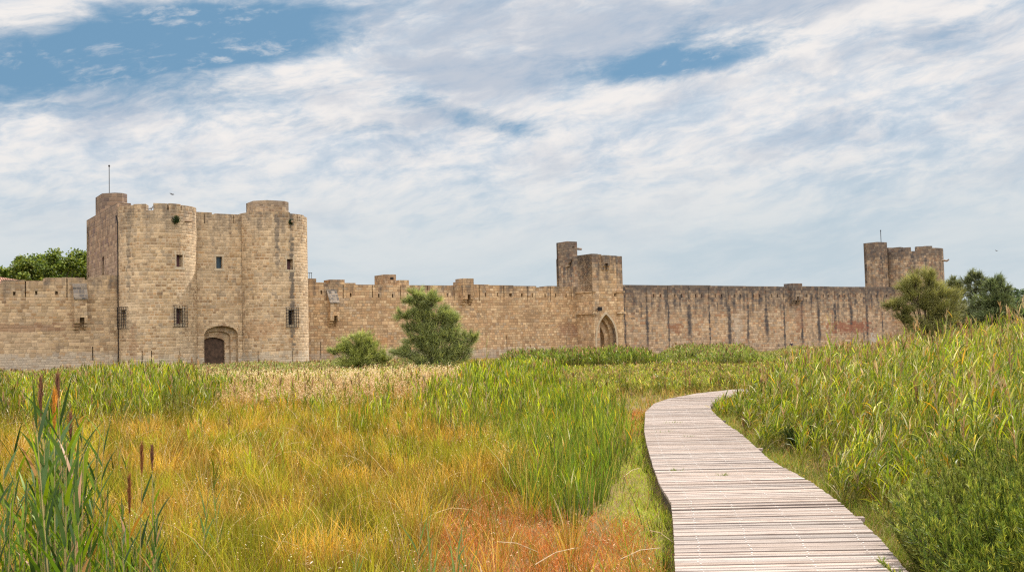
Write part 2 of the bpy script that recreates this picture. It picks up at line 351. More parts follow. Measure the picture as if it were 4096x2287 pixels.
crL = [(fa(534), 18.75), (fa(584), 18.85), (fa(588), 18.1), (fa(613), 18.1), (fa(669), 18.95), (fa(676), 18.2), (fa(723), 19.0), (fa(728), 18.3), (La, 18.9)]
masonry('round_tower', pL, ZB, crL, hl, 1.6, M_GATE, gh, .45)
fr = lambda x: pR.find(x, 850)[0]
masonry('round_tower', pR, ZB, [(fr(1160), 18.6), (fr(1215), 18.45), (pR.L[-1], 18.3)], hr, 1.6, M_GATE, gh, .45, 40.)
# the recessed wall with the gate
gl, gr_ = UZ(817, 1400, 1.0)[0]-uB, UZ(953, 1400, 1.0)[0]-uB
gtop = Z(885, 1303, 1.0); gspr = Z(820, 1338, 1.0)
hc.append((gl-.02, gr_+.02, ZB, gtop+.25, 1.59))
masonry('gate_wall', pC, ZB, [(1.9, 18.55), (2.3, 18.35), (pC.L[-1], 18.45)], hc, 6.0, M_GATE, gh, 99, 20.)
def nested(parent, path, rings, mat, t_end, back):
    t = 0.
    H0 = rings[0]
    for i, (a0, a1, zs, ztp, dep, pointed) in enumerate(rings):
        b = MB(); o0, o1, ot = (H0[0]-.04, H0[1]+.04, H0[3]+.27)
        arch_wall(b, path, o0, o1, ZB, ot, arch_pts(a0, a1, zs, ztp, pointed, 18), dep, t+.004)
        b.build('arch', mat, parent); t += dep
    b = MB(); b.quad([path.pt(rings[0][0], ZB, t+.01), path.pt(rings[0][1], ZB, t+.01), path.pt(rings[0][1], rings[0][3]+.2, t+.01), path.pt(rings[0][0], rings[0][3]+.2, t+.01)])
    b.build('gate_door', back, parent)
# let the hole go deep: rebuild depth through nested rings inside a 5.9 m recess
w = gr_-gl
nested(gh, pC, [(gl, gr_, gspr, gtop, .8, False), (gl+.02, gr_-.72, gspr-.3, gtop-.62, .35, False), (gl+.02, gr_-1.35, gspr-.9, gtop-1.35, .38, True)], M_GATE, 1.5, M_DOOR)
# flanks, rear body and the right-hand side
pF = Path([(uA, SB), (uA, -.02)])
zf = Z(341, 822, 0)
_a, _z = pF.find(412, 1062); fd = (_a-.65, _a+.65); print('door', _a, _z)
masonry('flank_wall', pF, ZB, [(pF.L[-1], 19.35)], [(fd[0], fd[1], 8.0, _z+1.2, .6)], 1.5, M_FLNK, gh, 99)
pG = Path([(uD, -.03), (uD, SB)]); masonry('flank_wall', pG, ZB, [(99, 18.4)], [], 1.5, M_GATE, gh, 99, 60)
pBk = Path([(uD, SB-.01), (uA, SB-.01)]); masonry('rear_wall', pBk, ZB, [(99, 18.4)], [], 1.5, M_GATE, gh, 99, 70)
b = MB(); b.box(uA+1.45, uD-1.45, SB+1.4, .5, 17.0, 17.4); b.build('roof_terrace', M_LINT, gh)
# stair turrets on the terrace
def turret(parent, x0, x1, y0, s1, dep, zb, mat, name='stair_turret', cut=.8):
    a, c = U(x0, y0, s1), U(x1, y0, s1); z = Z((x0+x1)/2, y0, s1)
    pth = Path([(a, s1-dep), (a, s1-cut), (a+cut, s1), (c-cut*.6, s1), (c, s1-cut*.6), (c, s1-dep), (a, s1-dep)])
    o = masonry(name, pth, zb, [(99, z)], [], .5, mat, parent, 99, 7.)
    t = MB(); t.quad([W(a, s1-dep, z-.05), W(a, s1-cut, z-.05), W(a+cut, s1, z-.05), W(c-cut*.6, s1, z-.05), W(c, s1-cut*.6, z-.05), W(c, s1-dep, z-.05)], [(0, 0)]*6)
    t.build('turret_roof', M_LEAD, o); return o
turret(gh, pj(W(uA+.05, -8., 19))[0], 514, 771, -8., 5.5, 16.9, M_FLNK, cut=1.3)
turret(gh, 1026, 1163, 802, -3.5, 4.2, 16.9, M_GATE, cut=1.4)
# windows: a surround of dressed stone, a dark pane, an iron grille
def window(path, h, pane, grille=False, lintel=False):
    a0, a1, z0, z1, dp = h
    f = MB(); e = .16
    def slab(x0, x1, y0, y1, pr=.03):
        P = [(x0, y0), (x1, y0), (x1, y1), (x0, y1)]; q = [path.pt(a, z, -pr) for a, z in P]; r = [path.pt(a, z, .25) for a, z in P]
        f.quad(q)
        for i in range(4): f.quad([q[i], q[(i+1) % 4], r[(i+1) % 4], r[i]])
    slab(a0-e, a0-.01, z0, z1); slab(a1+.01, a1+e, z0, z1); slab(a0-e-.1, a1+e+.1, z1+.01, z1+(.5 if lintel else .28), .035); slab(a0-e-.1, a1+e+.1, z0-.3, z0-.01, .05)
    w_ = f.build('window', M_LINT, gh)
    p = MB(); p.quad([path.pt(a0, z0, dp-.06), path.pt(a1, z0, dp-.06), path.pt(a1, z1, dp-.06), path.pt(a0, z1, dp-.06)]); p.build('pane', pane, w_)
    if grille:
        g = MB(); m_ = .38
        for i in range(6):
            a = a0-m_+(a1-a0+2*m_)*i/5; bars(g, (path.pt(a, z0-m_, -.32), path.pt(a, z1+m_, -.32)), .022)
        for i in range(8):
            z = z0-m_+(z1-z0+2*m_)*i/7
            for j in range(4):
                aa = a0-m_-.1+(a1-a0+2*m_+.2)*j/4; ab = a0-m_-.1+(a1-a0+2*m_+.2)*(j+1)/4; bars(g, (path.pt(aa, z, -.34), path.pt(ab, z, -.34)), .022)
            if i in (0, 7):
                for a in (a0-m_, a1+m_): bars(g, (path.pt(a, z, -.34), path.pt(a, z, .05)), .022)
        g.build('grille', M_IRON, w_)
window(pL, hl[0], M_SHUT, lintel=True); window(pL, hl[1], M_SHUT, True); window(pL, hl[2], M_DARK, True)
window(pR, hr[0], M_SHUT, lintel=True); window(pR, hr[1], M_DARK, True); window(pC, hc[0], M_GLASS)
# side door on the wall walk, its railing, the rain pipe, spouts and wall plants
b = MB(); P = lambda a, z, t: pF.pt(a, z, t)
b.quad([P(fd[0], 8, .56), P(fd[1], 8, .56), P(fd[1], _z+1.2, .56), P(fd[0], _z+1.2, .56)]); b.build('door', M_DARK, gh)
b = MB(); arch_wall(b, pF, fd[0]-.01, fd[1]+.01, 8., _z+1.22, arch_pts(fd[0]+.03, fd[1]-.03, _z+.6, _z+1.17), .3, .02); b.build('door_arch', M_FLNK, gh)
b = MB()
r0 = (uA-.7); 
for i in range(9):
    s_ = -15.5+i*1.05; bars(b, (W(r0, s_, 9.6), W(r0, s_, 11.05)), .025)
for z in (10.3, 11.05): bars(b, (W(r0, -15.5, z), W(r0, -7.0, z)), .03)
rl = b.build('railing', M_IRON); tag(rl, 'thin black iron railing on the wall walk below the gatehouse side door', 'railing')
b = MB(); pp = [(uA-.12, .22)]
bars(b, (W(uA-.1, .35, -1.), W(uA-.1, .35, 16.9)), .042); bars(b, (W(uA-.1, .35, 16.9), W(uA-.1, -.6, 17.9)), .05); b.build('rain_pipe', M_IRON, gh)
def spout(path, x, y, L=.7, parent=gh):
    a, z = path.find(x, y); b = MB(); bars(b, (path.pt(a, z, .2), path.pt(a, z-.12, -L)), .1); return b.build('gargoyle', M_FLNK, parent), a, z
spout(pL, 742, 884, 1.1); spout(pR, 1160, 885, .7)
for path, x, y, w_, h_ in ((pC, 878, 847, .45, .5),): pass
# flagpole on the left turret
def flagpole(x, ytop, u, s, zb, label, r=.032):
    # foot on the turret roof; height taken from the row of the tip
    z0, z1 = zb, 45.
    for _ in range(30):
        zm = (z0+z1)/2
        if pj(W(u, s, zm))[1] > ytop: z0 = zm
        else: z1 = zm
    e = empty('flagpole', W(u, s, zb), label, 'flagpole')
    b = MB(); bars(b, (W(u, s, zb), W(u, s, zm)), r); b.build('pole', M_IRON, e)
    lathe('finial', [(0, -.05), (.09, .03), (.12, .13), (.07, .24), (0, .28)], M_IRON, e, W(u, s, zm), 10)
zt1 = Z(462, 771, -8.)
flagpole(437, 668, U(437, 760, -9.5), -9.5, zt1-.05, 'tall thin bare flagpole on the turret of the twin-fronted gatehouse')
for nm, w in (('gatehouse', gh),): pass

# ------------------------------------------------------------------ curtain walls
def curtain(name, u0, u1, crest_px, slits, holes, mat, label, base_slits=(), uoff=0.):
    e = empty(name, W((u0+u1)/2, 0, -.9), label, 'rampart wall')
    p = Path([(u0, 0), (u1, 0)])
    cr_ = [(min(max(U(x, y)-u0, 0), u1-u0), Z(x, y)) for x, y in crest_px]; cr_[-1] = (99999, cr_[-1][1])
    hs = []
    for x, ya, yb in slits:
        a = U(x, (ya+yb)/2)-u0; hs.append((a-.06, a+.06, Z(x, yb), Z(x, ya)+.02, .55))
    for x, y, w_, h_ in holes:
        a, z = U(x, y)-u0, Z(x, y); hs.append((a-w_/2, a+w_/2, z-h_/2, z+h_/2, .5))
    for x, ya, yb in base_slits:
        a = U(x, (ya+yb)/2)-u0; hs.append((a-.06, a+.06, Z(x, yb), Z(x, ya), .5))
    masonry('wall', p, ZB, cr_, hs, 2.4, mat, e, 99, u0+uoff); return e, p
def z3(x, y): return (x*.459, 900+y*.459)
def z4(x, y): return (1180+x*.32, 1050+y*.32)
def z5(x, y): return (1900+x*.3824, 900+y*.3824)
def z6(x, y): return (2500+x*.3894, 1000+y*.3894)
lc, _ = curtain('rampart_wall', -112., uA-.01, [(13, 1134), (99, 1119.5), (101, 1128), (177, 1122), (184, 1130), (250, 1111), (340, 1110), (365, 1119), (400, 1108), (470, 1101)],
    [(102, 1126, 1188), (268, 1112, 1190)], [(57, 1174, .26, .42), (145, 1172, .26, .42), (226, 1172, .3, .42), (-60, 1174, .26, .42), (-150, 1174, .26, .42)], M_LEFT,
    'pale tan stone rampart wall left of the twin-fronted gatehouse', [(371, 1385, 1440)])
mcr = [(z4(265, 0)[0], z4(0, 200)[1]), (z4(385, 0)[0], z4(0, 248)[1]), (z4(432, 0)[0], z4(0, 265)[1]), (z4(620, 0)[0], z4(0, 258)[1]), (z4(757, 0)[0], z4(0, 255)[1]), (z4(1045, 0)[0], z4(0, 277)[1]),
       (z4(1298, 0)[0], z4(0, 281)[1]), (z4(1423, 0)[0], z4(0, 281)[1]), (z4(2010, 0)[0], z4(0, 286)[1]), (z4(2240, 0)[0], z4(0, 280)[1]), (z4(2430, 0)[0], z4(0, 275)[1]),
       (z5(0, 0)[0], z4(0, 285)[1]), (z5(150, 0)[0], z5(0, 622)[1]), (z5(400, 0)[0], z5(0, 630)[1]), (z5(640, 0)[0], z5(0, 637)[1]), (z5(765, 0)[0], z5(0, 650)[1]), (z5(860, 0)[0], z5(0, 637)[1]), (z5(1065, 0)[0], z5(0, 644)[1])]
msl = [(z4(x, 0)[0], z4(0, 282)[1], z4(0, y)[1]) for x, y in ((603, 450), (968, 435), (1318, 460), (1658, 470), (1988, 480), (2305, 480))]+[(z5(x, 0)[0], z5(0, 640)[1], z5(0, 795)[1]) for x in (45, 302, 548, 790, 1007)]
mh = [(*z4(x, y), w_, .5) for x, y, w_ in ((330, 372, .25), (697, 405, .28), (1048, 412, .22), (1221, 415, .22), (1408, 402, .22), (1747, 402, .22), (1907, 405, .22), (2067, 415, .2), (2383, 403, .22), (2535, 403, .22))]
mh += [(*z5(x, y), w_, .52) for x, y, w_ in ((112, 727, .22), (240, 728, .22), (373, 735, .5), (491, 735, .3), (602, 735, .24), (734, 735, .24), (843, 735, .24), (953, 738, .24))]
u_mt = U(2306, 1150)
mc, _ = curtain('rampart_wall', uD+.01, u_mt+.6, mcr, msl, mh, M_CURT, 'long tan stone rampart wall behind the two tamarisk shrubs', [(1283, 1367, 1432), (z5(955, 0)[0], 1343, 1378), (z5(333, 0)[0], 1340, 1395)])
u_r0 = U(2492, 1150); pit = (u_s1-u_s0)/11.0
rsl = []; rh = []
for k in range(-1, 15):
    uu = u_s0+k*pit
    if uu < u_r0+1: continue
    x, y = pj(W(uu, 0, 9.))[:2]; rsl.append((x, pj(W(uu, 0, 9.9))[1], pj(W(uu, 0, 7.4))[1]))
    for f in (.34, .66):
        x, y, _c = pj(W(uu+f*pit, 0, 8.35)); rh.append((x, y, .26, .6))
rc, _ = curtain('rampart_wall', u_r0-.6, U(3600, 1150), [(z6(290, 0)[0], 1140), (z6(500, 0)[0], 1141), (z6(880, 0)[0], 1140.8), (z6(1240, 0)[0], 1143.5), (z6(1580, 0)[0], 1145.2), (z6(1700, 0)[0], 1146.3), (z6(2100, 0)[0], 1145.3), (z6(2370, 0)[0], 1147), (3700, 1149)],
    rsl, rh, M_OLD, 'dark streaked stone rampart wall between the gate tower and the corner tower')
# box machicolations hanging on the walls, with sloping stone roofs
def bartizan(parent, x0, x1, yt, ym, yb, p, mat, slope=True, open_w=.5, left=True):
    """x0..x1, rows: roof top, roof foot, underside - of the front face"""
    a, c = U(x0, ym, p), U(x1, ym, p); zt_, zm, zb = Z((x0+x1)/2, yt, 0 if slope else p), Z((x0+x1)/2, ym, p), Z((x0+x1)/2, yb, p)
    b = MB()
    if slope:
        b.prof(a+.03, c-.03, [(-.1, zb+.4), (p-.06, zb+.4), (p-.06, zm), (.0, zt_-.08), (-.1, zt_-.08)])
        r_ = MB(); r_.prof(a-.06, c+.06, [(p+.08, zm-.02), (p+.08, zm+.12), (.02, zt_+.1), (.02, zt_-.06)])
    else: b.box(a, c, -1.2, p, zb+.4, zt_); r_ = None
    wd = c-a; oa = a+wd*.42; oc = oa+open_w
    b.box(a, oa, -.1, p, zb, zb+.398); b.box(oc, c, -.1, p, zb, zb+.398)
    o = b.build('bartizan', mat, parent)
    if r_: r_.build('stone_roof', M_LEAD, o)
    for q0, q1 in ((a, oa), (oc, c)):
        k = MB(); k.prof(q0+.02, q1-.02, [(-.1, zb-.004), (p, zb-.004), (p, zb-.25), (p*.66, zb-.32), (p*.62, zb-.6), (p*.3, zb-.68), (.3*p, zb-.95), (-.1, zb-1.0)])
        k.build('corbel', mat, o)
    return o
bartizan(lc, 297, 350, 1136, 1196, 1283, .95, M_LEFT)
bartizan(mc, 1321, 1357, 1160, 1212, 1274, 1.15, M_CURT)
bartizan(mc, 1853, 1896, 1113.5, 1180, 1189, .95, M_CURT, slope=False)
# crest blocks: stair head, merlon steps, low lookout behind the parapet
def crest_block(parent, x0, x1, y, s1, s0, zb, mat, name='parapet_block', holes=()):
    a, c = U(x0, y, s1), U(x1, y, s1); z = Z((x0+x1)/2, y, s1); b = MB(); b.box(a, c, s0, s1, zb, z); return b.build(name, mat, parent)
crest_block(mc, z4(438, 0)[0], z4(620, 0)[0], z4(0, 213)[1], -.15, -2.3, 9.0, M_CURT)
crest_block(mc, z4(1120, 0)[0], z4(1262, 0)[0], z4(0, 149)[1], -2.5, -5.8, 7.0, M_CURT, 'stair_head')
crest_block(mc, z4(1298, 0)[0], z4(1423, 0)[0], z4(0, 219)[1], -.2, -2.0, 9.0, M_CURT)
crest_block(mc, z4(2015, 0)[0], z4(2057, 0)[0], z4(0, 243)[1], -.1, -1.0, 9.0, M_CURT)
b = MB(); q = U(z4(1190, 0)[0], 1100, -2.5); b.box(q, q+.5, -2.52, -2.46, Z(1560, 1118, -2.5), Z(1560, 1108, -2.5)); b.build('window', M_DARK, mc)
bartizan(rc, z6(1728, 0)[0], z6(1825, 0)[0], z6(0, 342)[1], z6(0, 480)[1], z6(0, 500)[1], .9, M_OLD, slope=False)
# railing stub right of the gatehouse
b = MB(); u0 = U(1236, 1110); 
for i in range(4): bars(b, (W(u0+i*.25, -1.0, 10.2), W(u0+i*.25, -1.0, 11.4)), .02)
bars(b, (W(u0-.1, -1., 11.4), W(u0+.85, -1., 11.4)), .025)
tag(b.build('railing', M_IRON), 'short thin railing on the wall top beside the right side of the gatehouse', 'railing')

# ------------------------------------------------------------------ the gate tower in the middle
mt = empty('gate_tower', W(15.5, 0, -1.), 'square stone gate tower with a pointed arch and a slim stair turret', 'tower')
ua, uc = U(2366, 1017, 4.), U(2488, 1100, 3.9); ztop = Z(2366, 1016, 4.)
def mth(x, y, w_, h_, dep, s=4.): a, z = UZ(x, y, s); return (a-ua+9.2-w_/2, a-ua+9.2+w_/2, z-h_/2, z+h_/2, dep)
pM = Path([(ua, -5.2), (ua, 4.), (uc, 4.), (uc, -5.2)])
Lf = 9.2
pA, pB = (ua, -5.2), (ua, 4.)
pf = Path([(ua, 4.), (uc, 4.)]); pl_ = Path([(ua, -5.2), (ua, 4.01)]); pr_ = Path([(uc, 4.01), (uc, -5.2)]); pb_ = Path([(uc, -5.21), (ua, -5.21)])
ga0, ga1 = U(2388, 1380, 4.)-ua, U(2466, 1380, 4.)-ua
gt = Z(2423, 1257, 4.); gs = Z(2423, 1352, 4.)
fh = [(ga0-.02, ga1+.02, ZB, gt+.2, 3.4)]+[(U(x, y, 4.)-ua-w_/2, U(x, y, 4.)-ua+w_/2, Z(x, y, 4.)-h_/2, Z(x, y, 4.)+h_/2, .5) for x, y, w_, h_ in (
    (z5(1225, 0)[0]+9, z5(0, 355)[1], .12, 1.4), (z5(1512, 0)[0], z5(0, 362)[1], .12, 1.3), (z5(1468, 0)[0], z5(0, 732)[1], .55, .5))]
masonry('front_wall', pf, ZB, [(1.9, ztop), (4.9, ztop-.15), (99, ztop-.2)], fh, 3.6, M_TWL, mt, 99, 3.)
masonry('side_wall', pl_, ZB, [(5.5, ztop-.05), (99, ztop+.05)], [], 1.2, M_TWR, mt, 99, 30.)
masonry('side_wall', pr_, ZB, [(99, ztop-.2)], [], 1.2, M_TWR, mt, 99, 50.)
masonry('rear_wall', pb_, ZB, [(99, ztop-.2)], [], 1.2, M_TWR, mt, 99, 70.)
b = MB(); b.box(ua+1.1, uc-1.1, -4.2, .5, ztop-1.4, ztop-1.1); b.build('roof_terrace', M_LINT, mt)
nested(mt, pf, [(ga0, ga1, gs, gt, .9, True), (ga0+.02, ga1-.45, gs-.1, gt-.55, .5, True), (ga0+.03, ga1-1.2, gs-.3, gt-1.5, .9, True)], M_TWL, 2.4, M_ARCH)
# voussoir ring, a thin proud band round the arch
b = MB(); pts = arch_pts(ga0, ga1, gs, gt, True, 18); out = arch_pts(ga0-.32, ga1+.32, gs, gt+.42, True, 18)
pts = [(pts[0][0], ZB)]+pts+[(pts[-1][0], ZB)]; out = [(out[0][0], ZB)]+out+[(out[-1][0], ZB)]
for i in range(len(pts)-1):
    b.quad([pf.pt(*pts[i], -.05), pf.pt(*pts[i+1], -.05), pf.pt(*out[i+1], -.05), pf.pt(*out[i], -.05)])
    b.quad([pf.pt(*pts[i], -.05), pf.pt(*pts[i+1], -.05), pf.pt(*pts[i+1], .1), pf.pt(*pts[i], .1)])
    b.quad([pf.pt(*out[i], -.05), pf.pt(*out[i+1], -.05), pf.pt(*out[i+1], .1), pf.pt(*out[i], .1)])
b.build('arch_surround', M_LINT, mt)
# the two rounded corner buttresses with moulded courses
zs1, zs2 = Z(2320, 1163, 4.), Z(2320, 1247, 4.)
def buttress(u0, u1, s0, s1):
    c = [(u0, s0), (u0, s1-.7), (u0+.35, s1-.2), (u0+.9, s1), (u1-.5, s1), (u1, s1-.3), (u1, s0)]
    if u1-u0 < 1.6: c = [(u0, s0), (u0, s1-.25), (u0+.2, s1), (u1-.35, s1), (u1, s1-.4), (u1, s0)]
    b = MB()
    def ring(z0, z1, g):
        cx, cy = (u0+u1)/2, s0
        q = [(u+(g if u > cx else -g), s if s == s0 else s+g) for u, s in c]
        L = 0
        for i in range(len(q)-1):
            d = math.hypot(q[i+1][0]-q[i][0], q[i+1][1]-q[i][1])
            b.quad([W(*q[i], z0), W(*q[i+1], z0), W(*q[i+1], z1), W(*q[i], z1)], [(L, z0), (L+d, z0), (L+d, z1), (L, z1)]); L += d
        for z in (z0, z1): b.quad([W(*p, z) for p in q], [(p[0], p[1]) for p in q])
    ring(ZB, zs2-.6, -.05); ring(zs2-.598, zs2-.35, .0); ring(zs2-.348, zs2, .24); ring(zs2+.002, zs1-.2, .02); ring(zs1-.198, zs1, .2)
    b.build('buttress', M_TWL, mt)
buttress(ua-.12, ua+ga0-.38, -.5, 4.3); buttress(ua+ga1+.38, uc+.12, -.5, 4.3)
# murder box over the gate and the corner one, corbels beneath
def boxmach(x0, x1, yt, yb, s, prot=.6, path_side=None):
    a, c = U(x0, yb, s+prot), U(x1, yb, s+prot); z0, z1 = Z((x0+x1)/2, yb, s+prot), Z((x0+x1)/2, yt, s+prot)
    b = MB(); b.box(a, c, s-.05, s+prot, z0, z1); o = b.build('machicolation', M_TWR, mt)
    for q in (a+.02, c-.32):
        k = MB(); k.prof(q, q+.3, [(s-.05, z0-.003), (s+prot, z0-.003), (s+prot, z0-.35), (s+prot*.5, z0-.6), (s+prot*.45, z0-.95), (s-.05, z0-1.2)]); k.build('corbel', M_TWR, o)
boxmach(z5(1345, 0)[0], z5(1410, 0)[0], z5(0, 315)[1], z5(0, 400)[1], 4.)
b = MB(); z0, z1 = Z(2261, z5(0, 400)[1], -4), Z(2261, z5(0, 330)[1], -4)
# stair turret at the rear left corner
ta = ua-.02; tw = 1.9
tz = 16.6
for _z in range(60):
    if pj(W(ua, -4., tz))[1] < 969: tz -= .05
    else: tz += .05
pT = Path([(ua-.03, -5.0), (ua-.03, -2.1), (ua+tw, -2.1), (ua+tw, -5.0), (ua-.03, -5.0)])
wz = Z(z5(998, 0)[0], z5(0, 272)[1], -2.1)
tur = masonry('stair_turret', pT, ZB+8, [(99, tz)], [(2.9+1.0, 2.9+1.45, wz-.75, wz+.75, .35)], .4, M_TWR, mt, 99, 11.)
b = MB(); b.box(ua+.3, ua+tw-.3, -4.7, -2.4, tz-.3, tz-.1); b.build('turret_roof', M_LEAD, tur)
b = MB(); bars(b, (W(ua+tw-.3, -2.3, tz-1.1), W(ua+tw+1.0, -2.3, tz-1.15)), .13); b.build('gargoyle', M_TWR, mt)
b = MB(); b.box(ua-.55, ua+.9, -2.15, -.9, z0+.3, z0+2.1); mm = b.build('machicolation', M_TWR, mt)
for q in (ua-.5, ua+.55):
    k = MB(); k.prof(q, q+.3, [(-2.1, z0+.297), (-.95, z0+.297), (-.95, z0), (-1.4, z0-.3), (-1.45, z0-.7), (-2.1, z0-.9)]); k.build('corbel', M_TWR, mm)
# floodlight over the arch
lx, lz = UZ(2393, 1236, 4.3)
fl = empty('floodlight', W(lx, 4.3, lz), 'small dark floodlight fixed above the pointed arch of the gate tower', 'floodlight')
b = MB(); b.box(lx-.28, lx+.22, 4.5, 4.95, lz-.3, lz+.32); b.build('housing', M_IRON, fl)
b = MB(); bars(b, (W(lx, 3.95, lz+.1), W(lx, 4.55, lz)), .05); b.build('bracket', M_IRON, fl)

# ------------------------------------------------------------------ corner tower, far right
ct = empty('corner_tower', W(90, 0, -1.), 'large round corner tower with dark streaks and broken battlements behind the tamarisks', 'tower')
_P = at(3660, 1300, 201.); rad = 5.85; cxu = float((_P-OO)@UU); scy = float((_P-OO)@NN); uR = cxu+rad; print('SPR', pR.find(1165, 1000)[0]+40, 'SPL', pL.find(532, 1000)[0], pL.L[-1], pR.L[-1]); print('corner', cxu, scy)
pts = []
for i in range(49):
    t = PI*1.25-2*PI*i/48; pts.append((cxu+rad*math.cos(t), scy+rad*math.sin(t)))
pQ = Path(pts)
def fq(x): return pQ.find(x, 1010)[0]
zq = lambda x, y: pQ.find(x, y)[1]
xs = lambda v: 3300+v*.3617
ys = lambda v: 880+v*.3617
crQ = []
for xe, y in ((680, 306), (702, 306), (754, 350), (836, 298), (860, 348), (950, 300), (1004, 342), (1105, 291), (1187, 286), (1200, 312), (1300, 314)):
    a, z = pQ.find(min(xs(xe), 3770), ys(y)); crQ.append((a, z))
crQ = sorted(crQ); zf0 = crQ[0][1]; crQ = [(crQ[0][0]-3.5, 14.6)]+crQ+[(crQ[-1][0]+2.5, crQ[-1][1]), (999, 14.6)]
masonry('round_wall', pQ, ZB, crQ, [], 1.4, M_CORN, ct, .6)
tb = MB(); tb.quad([pQ.pt(a, 14.2, .9) for a in np.linspace(0, pQ.L[-1], 30)[:-1]], [(0, 0)]*29); tb.build('roof_terrace', M_LINT, ct)
qa, qc = U(3510, 975, -1.), U(3547, 975, -1.); zt3 = Z(3520, 968, -1.)
sb3 = -1.
while pj(W(qa, sb3, 15.))[0] > 3457: sb3 -= .05
p3 = Path([(qa, sb3), (qa, -1.), (qc+.05, -1.), (qc+.05, sb3), (qa, sb3)])
o = masonry('stair_turret', p3, ZB, [(99, zt3)], [], .6, M_CORN, ct, 99, 4.)
b = MB(); b.box(qa+.4, qc-.4, sb3+.4, -1.4, zt3-.4, zt3-.1); b.build('turret_roof', M_LEAD, o)
a, z = pQ.find(3768, 1040); b = MB(); u_, s_ = pQ.at(a); g0 = W(u_, s_, z); g1 = g0+np.array([1.0, 0, -.2]); bars(b, (g0-np.array([.5, 0, 0]), g1), .13); bars(b, (g1, g1+np.array([.35, 0, .3])), .11); b.build('gargoyle', M_CORN, ct)
flagpole(3524, 925, U(3524, 960, -2.), -2., zt3-.1, 'short bare flagpole on the stair turret of the far round tower', .045)

# ------------------------------------------------------------------ red roofed house behind the left wall
M_TILE, n, out = material('terracotta_roof_tiles'); bs = n.new('ShaderNodeBsdfPrincipled'); uvn = n.new('ShaderNodeUVMap'); x, y, _ = n.sep(uvn.outputs[0])
wv = n.m('SINE', n.m('MULTIPLY', x, 24.)); rowf = n.m('FLOOR', n.m('DIVIDE', y, .33)); cw = n.white(n.xyz(n.m('FLOOR', n.m('DIVIDE', x, .262)), rowf, 0.))[0]
c_ = n.ramp(cw, [(0, (.36, .16, .10)), (.4, (.46, .25, .17)), (.7, (.30, .13, .09)), (1, (.5, .32, .24))])
c_ = n.mix(n.rng(wv, -.9, -.3, .75, 0.), c_, (.06, .03, .025)); n.l.new(c_, bs.inputs[0]); bs.inputs['Roughness'].default_value = .9
bp = n.new('ShaderNodeBump'); bp.inputs['Distance'].default_value = .08; n.put(bp.inputs['Height'], wv); n.l.new(bp.outputs[0], bs.inputs['Normal']); n.l.new(bs.outputs[0], out.inputs[0])
M_PLAST = plain('ochre_plaster', (.42, .30, .2), .9)
hs = empty('house', W(-78, -16, -1.), 'house behind the left rampart showing only its low red tiled roof', 'house')
sE = -11.; ue = U(182, 1132, sE); zr = Z(90, 1103, sE-5.); ze = Z(120, 1135, sE)
b = MB(); b.box(-110, ue-.5, sE-10, sE-.5, -1.2, ze-.15); b.build('wall', M_PLAST, hs)
b = MB(); R_ = lambda u, s, z: W(u, s, z)
q = [R_(-110, sE, ze), R_(ue, sE, ze), R_(ue-5.5, sE-5.2, zr), R_(-110, sE-5.2, zr)]; b.quad(q, [(-110, 0), (ue, 0), (ue-5.5, 6), (-110, 6)])
b.quad([R_(-110, sE-10.4, ze), R_(ue, sE-10.4, ze), R_(ue-5.5, sE-5.2, zr), R_(-110, sE-5.2, zr)], [(-110, 0), (ue, 0), (ue-5.5, 6), (-110, 6)])
b.quad([R_(ue, sE, ze), R_(ue, sE-10.4, ze), R_(ue-5.5, sE-5.2, zr)], [(0, 0), (10, 0), (5, 6)])
b.quad([R_(-110, sE, ze-.12), R_(ue, sE, ze-.12), R_(ue, sE-10.4, ze-.12), R_(-110, sE-10.4, ze-.12)])
b.quad([R_(-110, sE, ze-.12), R_(ue, sE, ze-.12), R_(ue, sE, ze), R_(-110, sE, ze)]); b.quad([R_(ue, sE, ze-.12), R_(ue, sE-10.4, ze-.12), R_(ue, sE-10.4, ze), R_(ue, sE, ze)])
b.build('roof', M_TILE, hs)

# ------------------------------------------------------------------ vegetation: ribbons with a colour each
def leafmat(name, trans=.3, rough=.5, spec=.35):
    m, n, out = material(name); a = n.new('ShaderNodeAttribute', attribute_name='Col'); b = n.new('ShaderNodeBsdfPrincipled')
    n.l.new(a.outputs[0], b.inputs[0]); b.inputs['Roughness'].default_value = rough; b.inputs['Specular IOR Level'].default_value = spec
    t = n.new('ShaderNodeBsdfTranslucent'); mm = n.new('ShaderNodeMix', data_type='RGBA', blend_type='MULTIPLY'); mm.inputs[0].default_value = 1.
    n.l.new(a.outputs[0], mm.inputs[6]); mm.inputs[7].default_value = (1.25, 1.2, .6, 1); n.l.new(mm.outputs[2], t.inputs[0])
    x = n.new('ShaderNodeMixShader'); x.inputs[0].default_value = trans; n.l.new(b.outputs[0], x.inputs[1]); n.l.new(t.outputs[0], x.inputs[2]); n.l.new(x.outputs[0], out.inputs[0]); return m
M_GRASS = leafmat('grass_blade', .32, .6, .12); M_REED = leafmat('reed_leaf', .32, .42, .24); M_DRY = leafmat('dry_stalk', .25, .8, .1); M_FOL = leafmat('tree_leaf', .25, .55, .25)
M_BARK = plain('grey_brown_bark', (.10, .075, .055), .9)
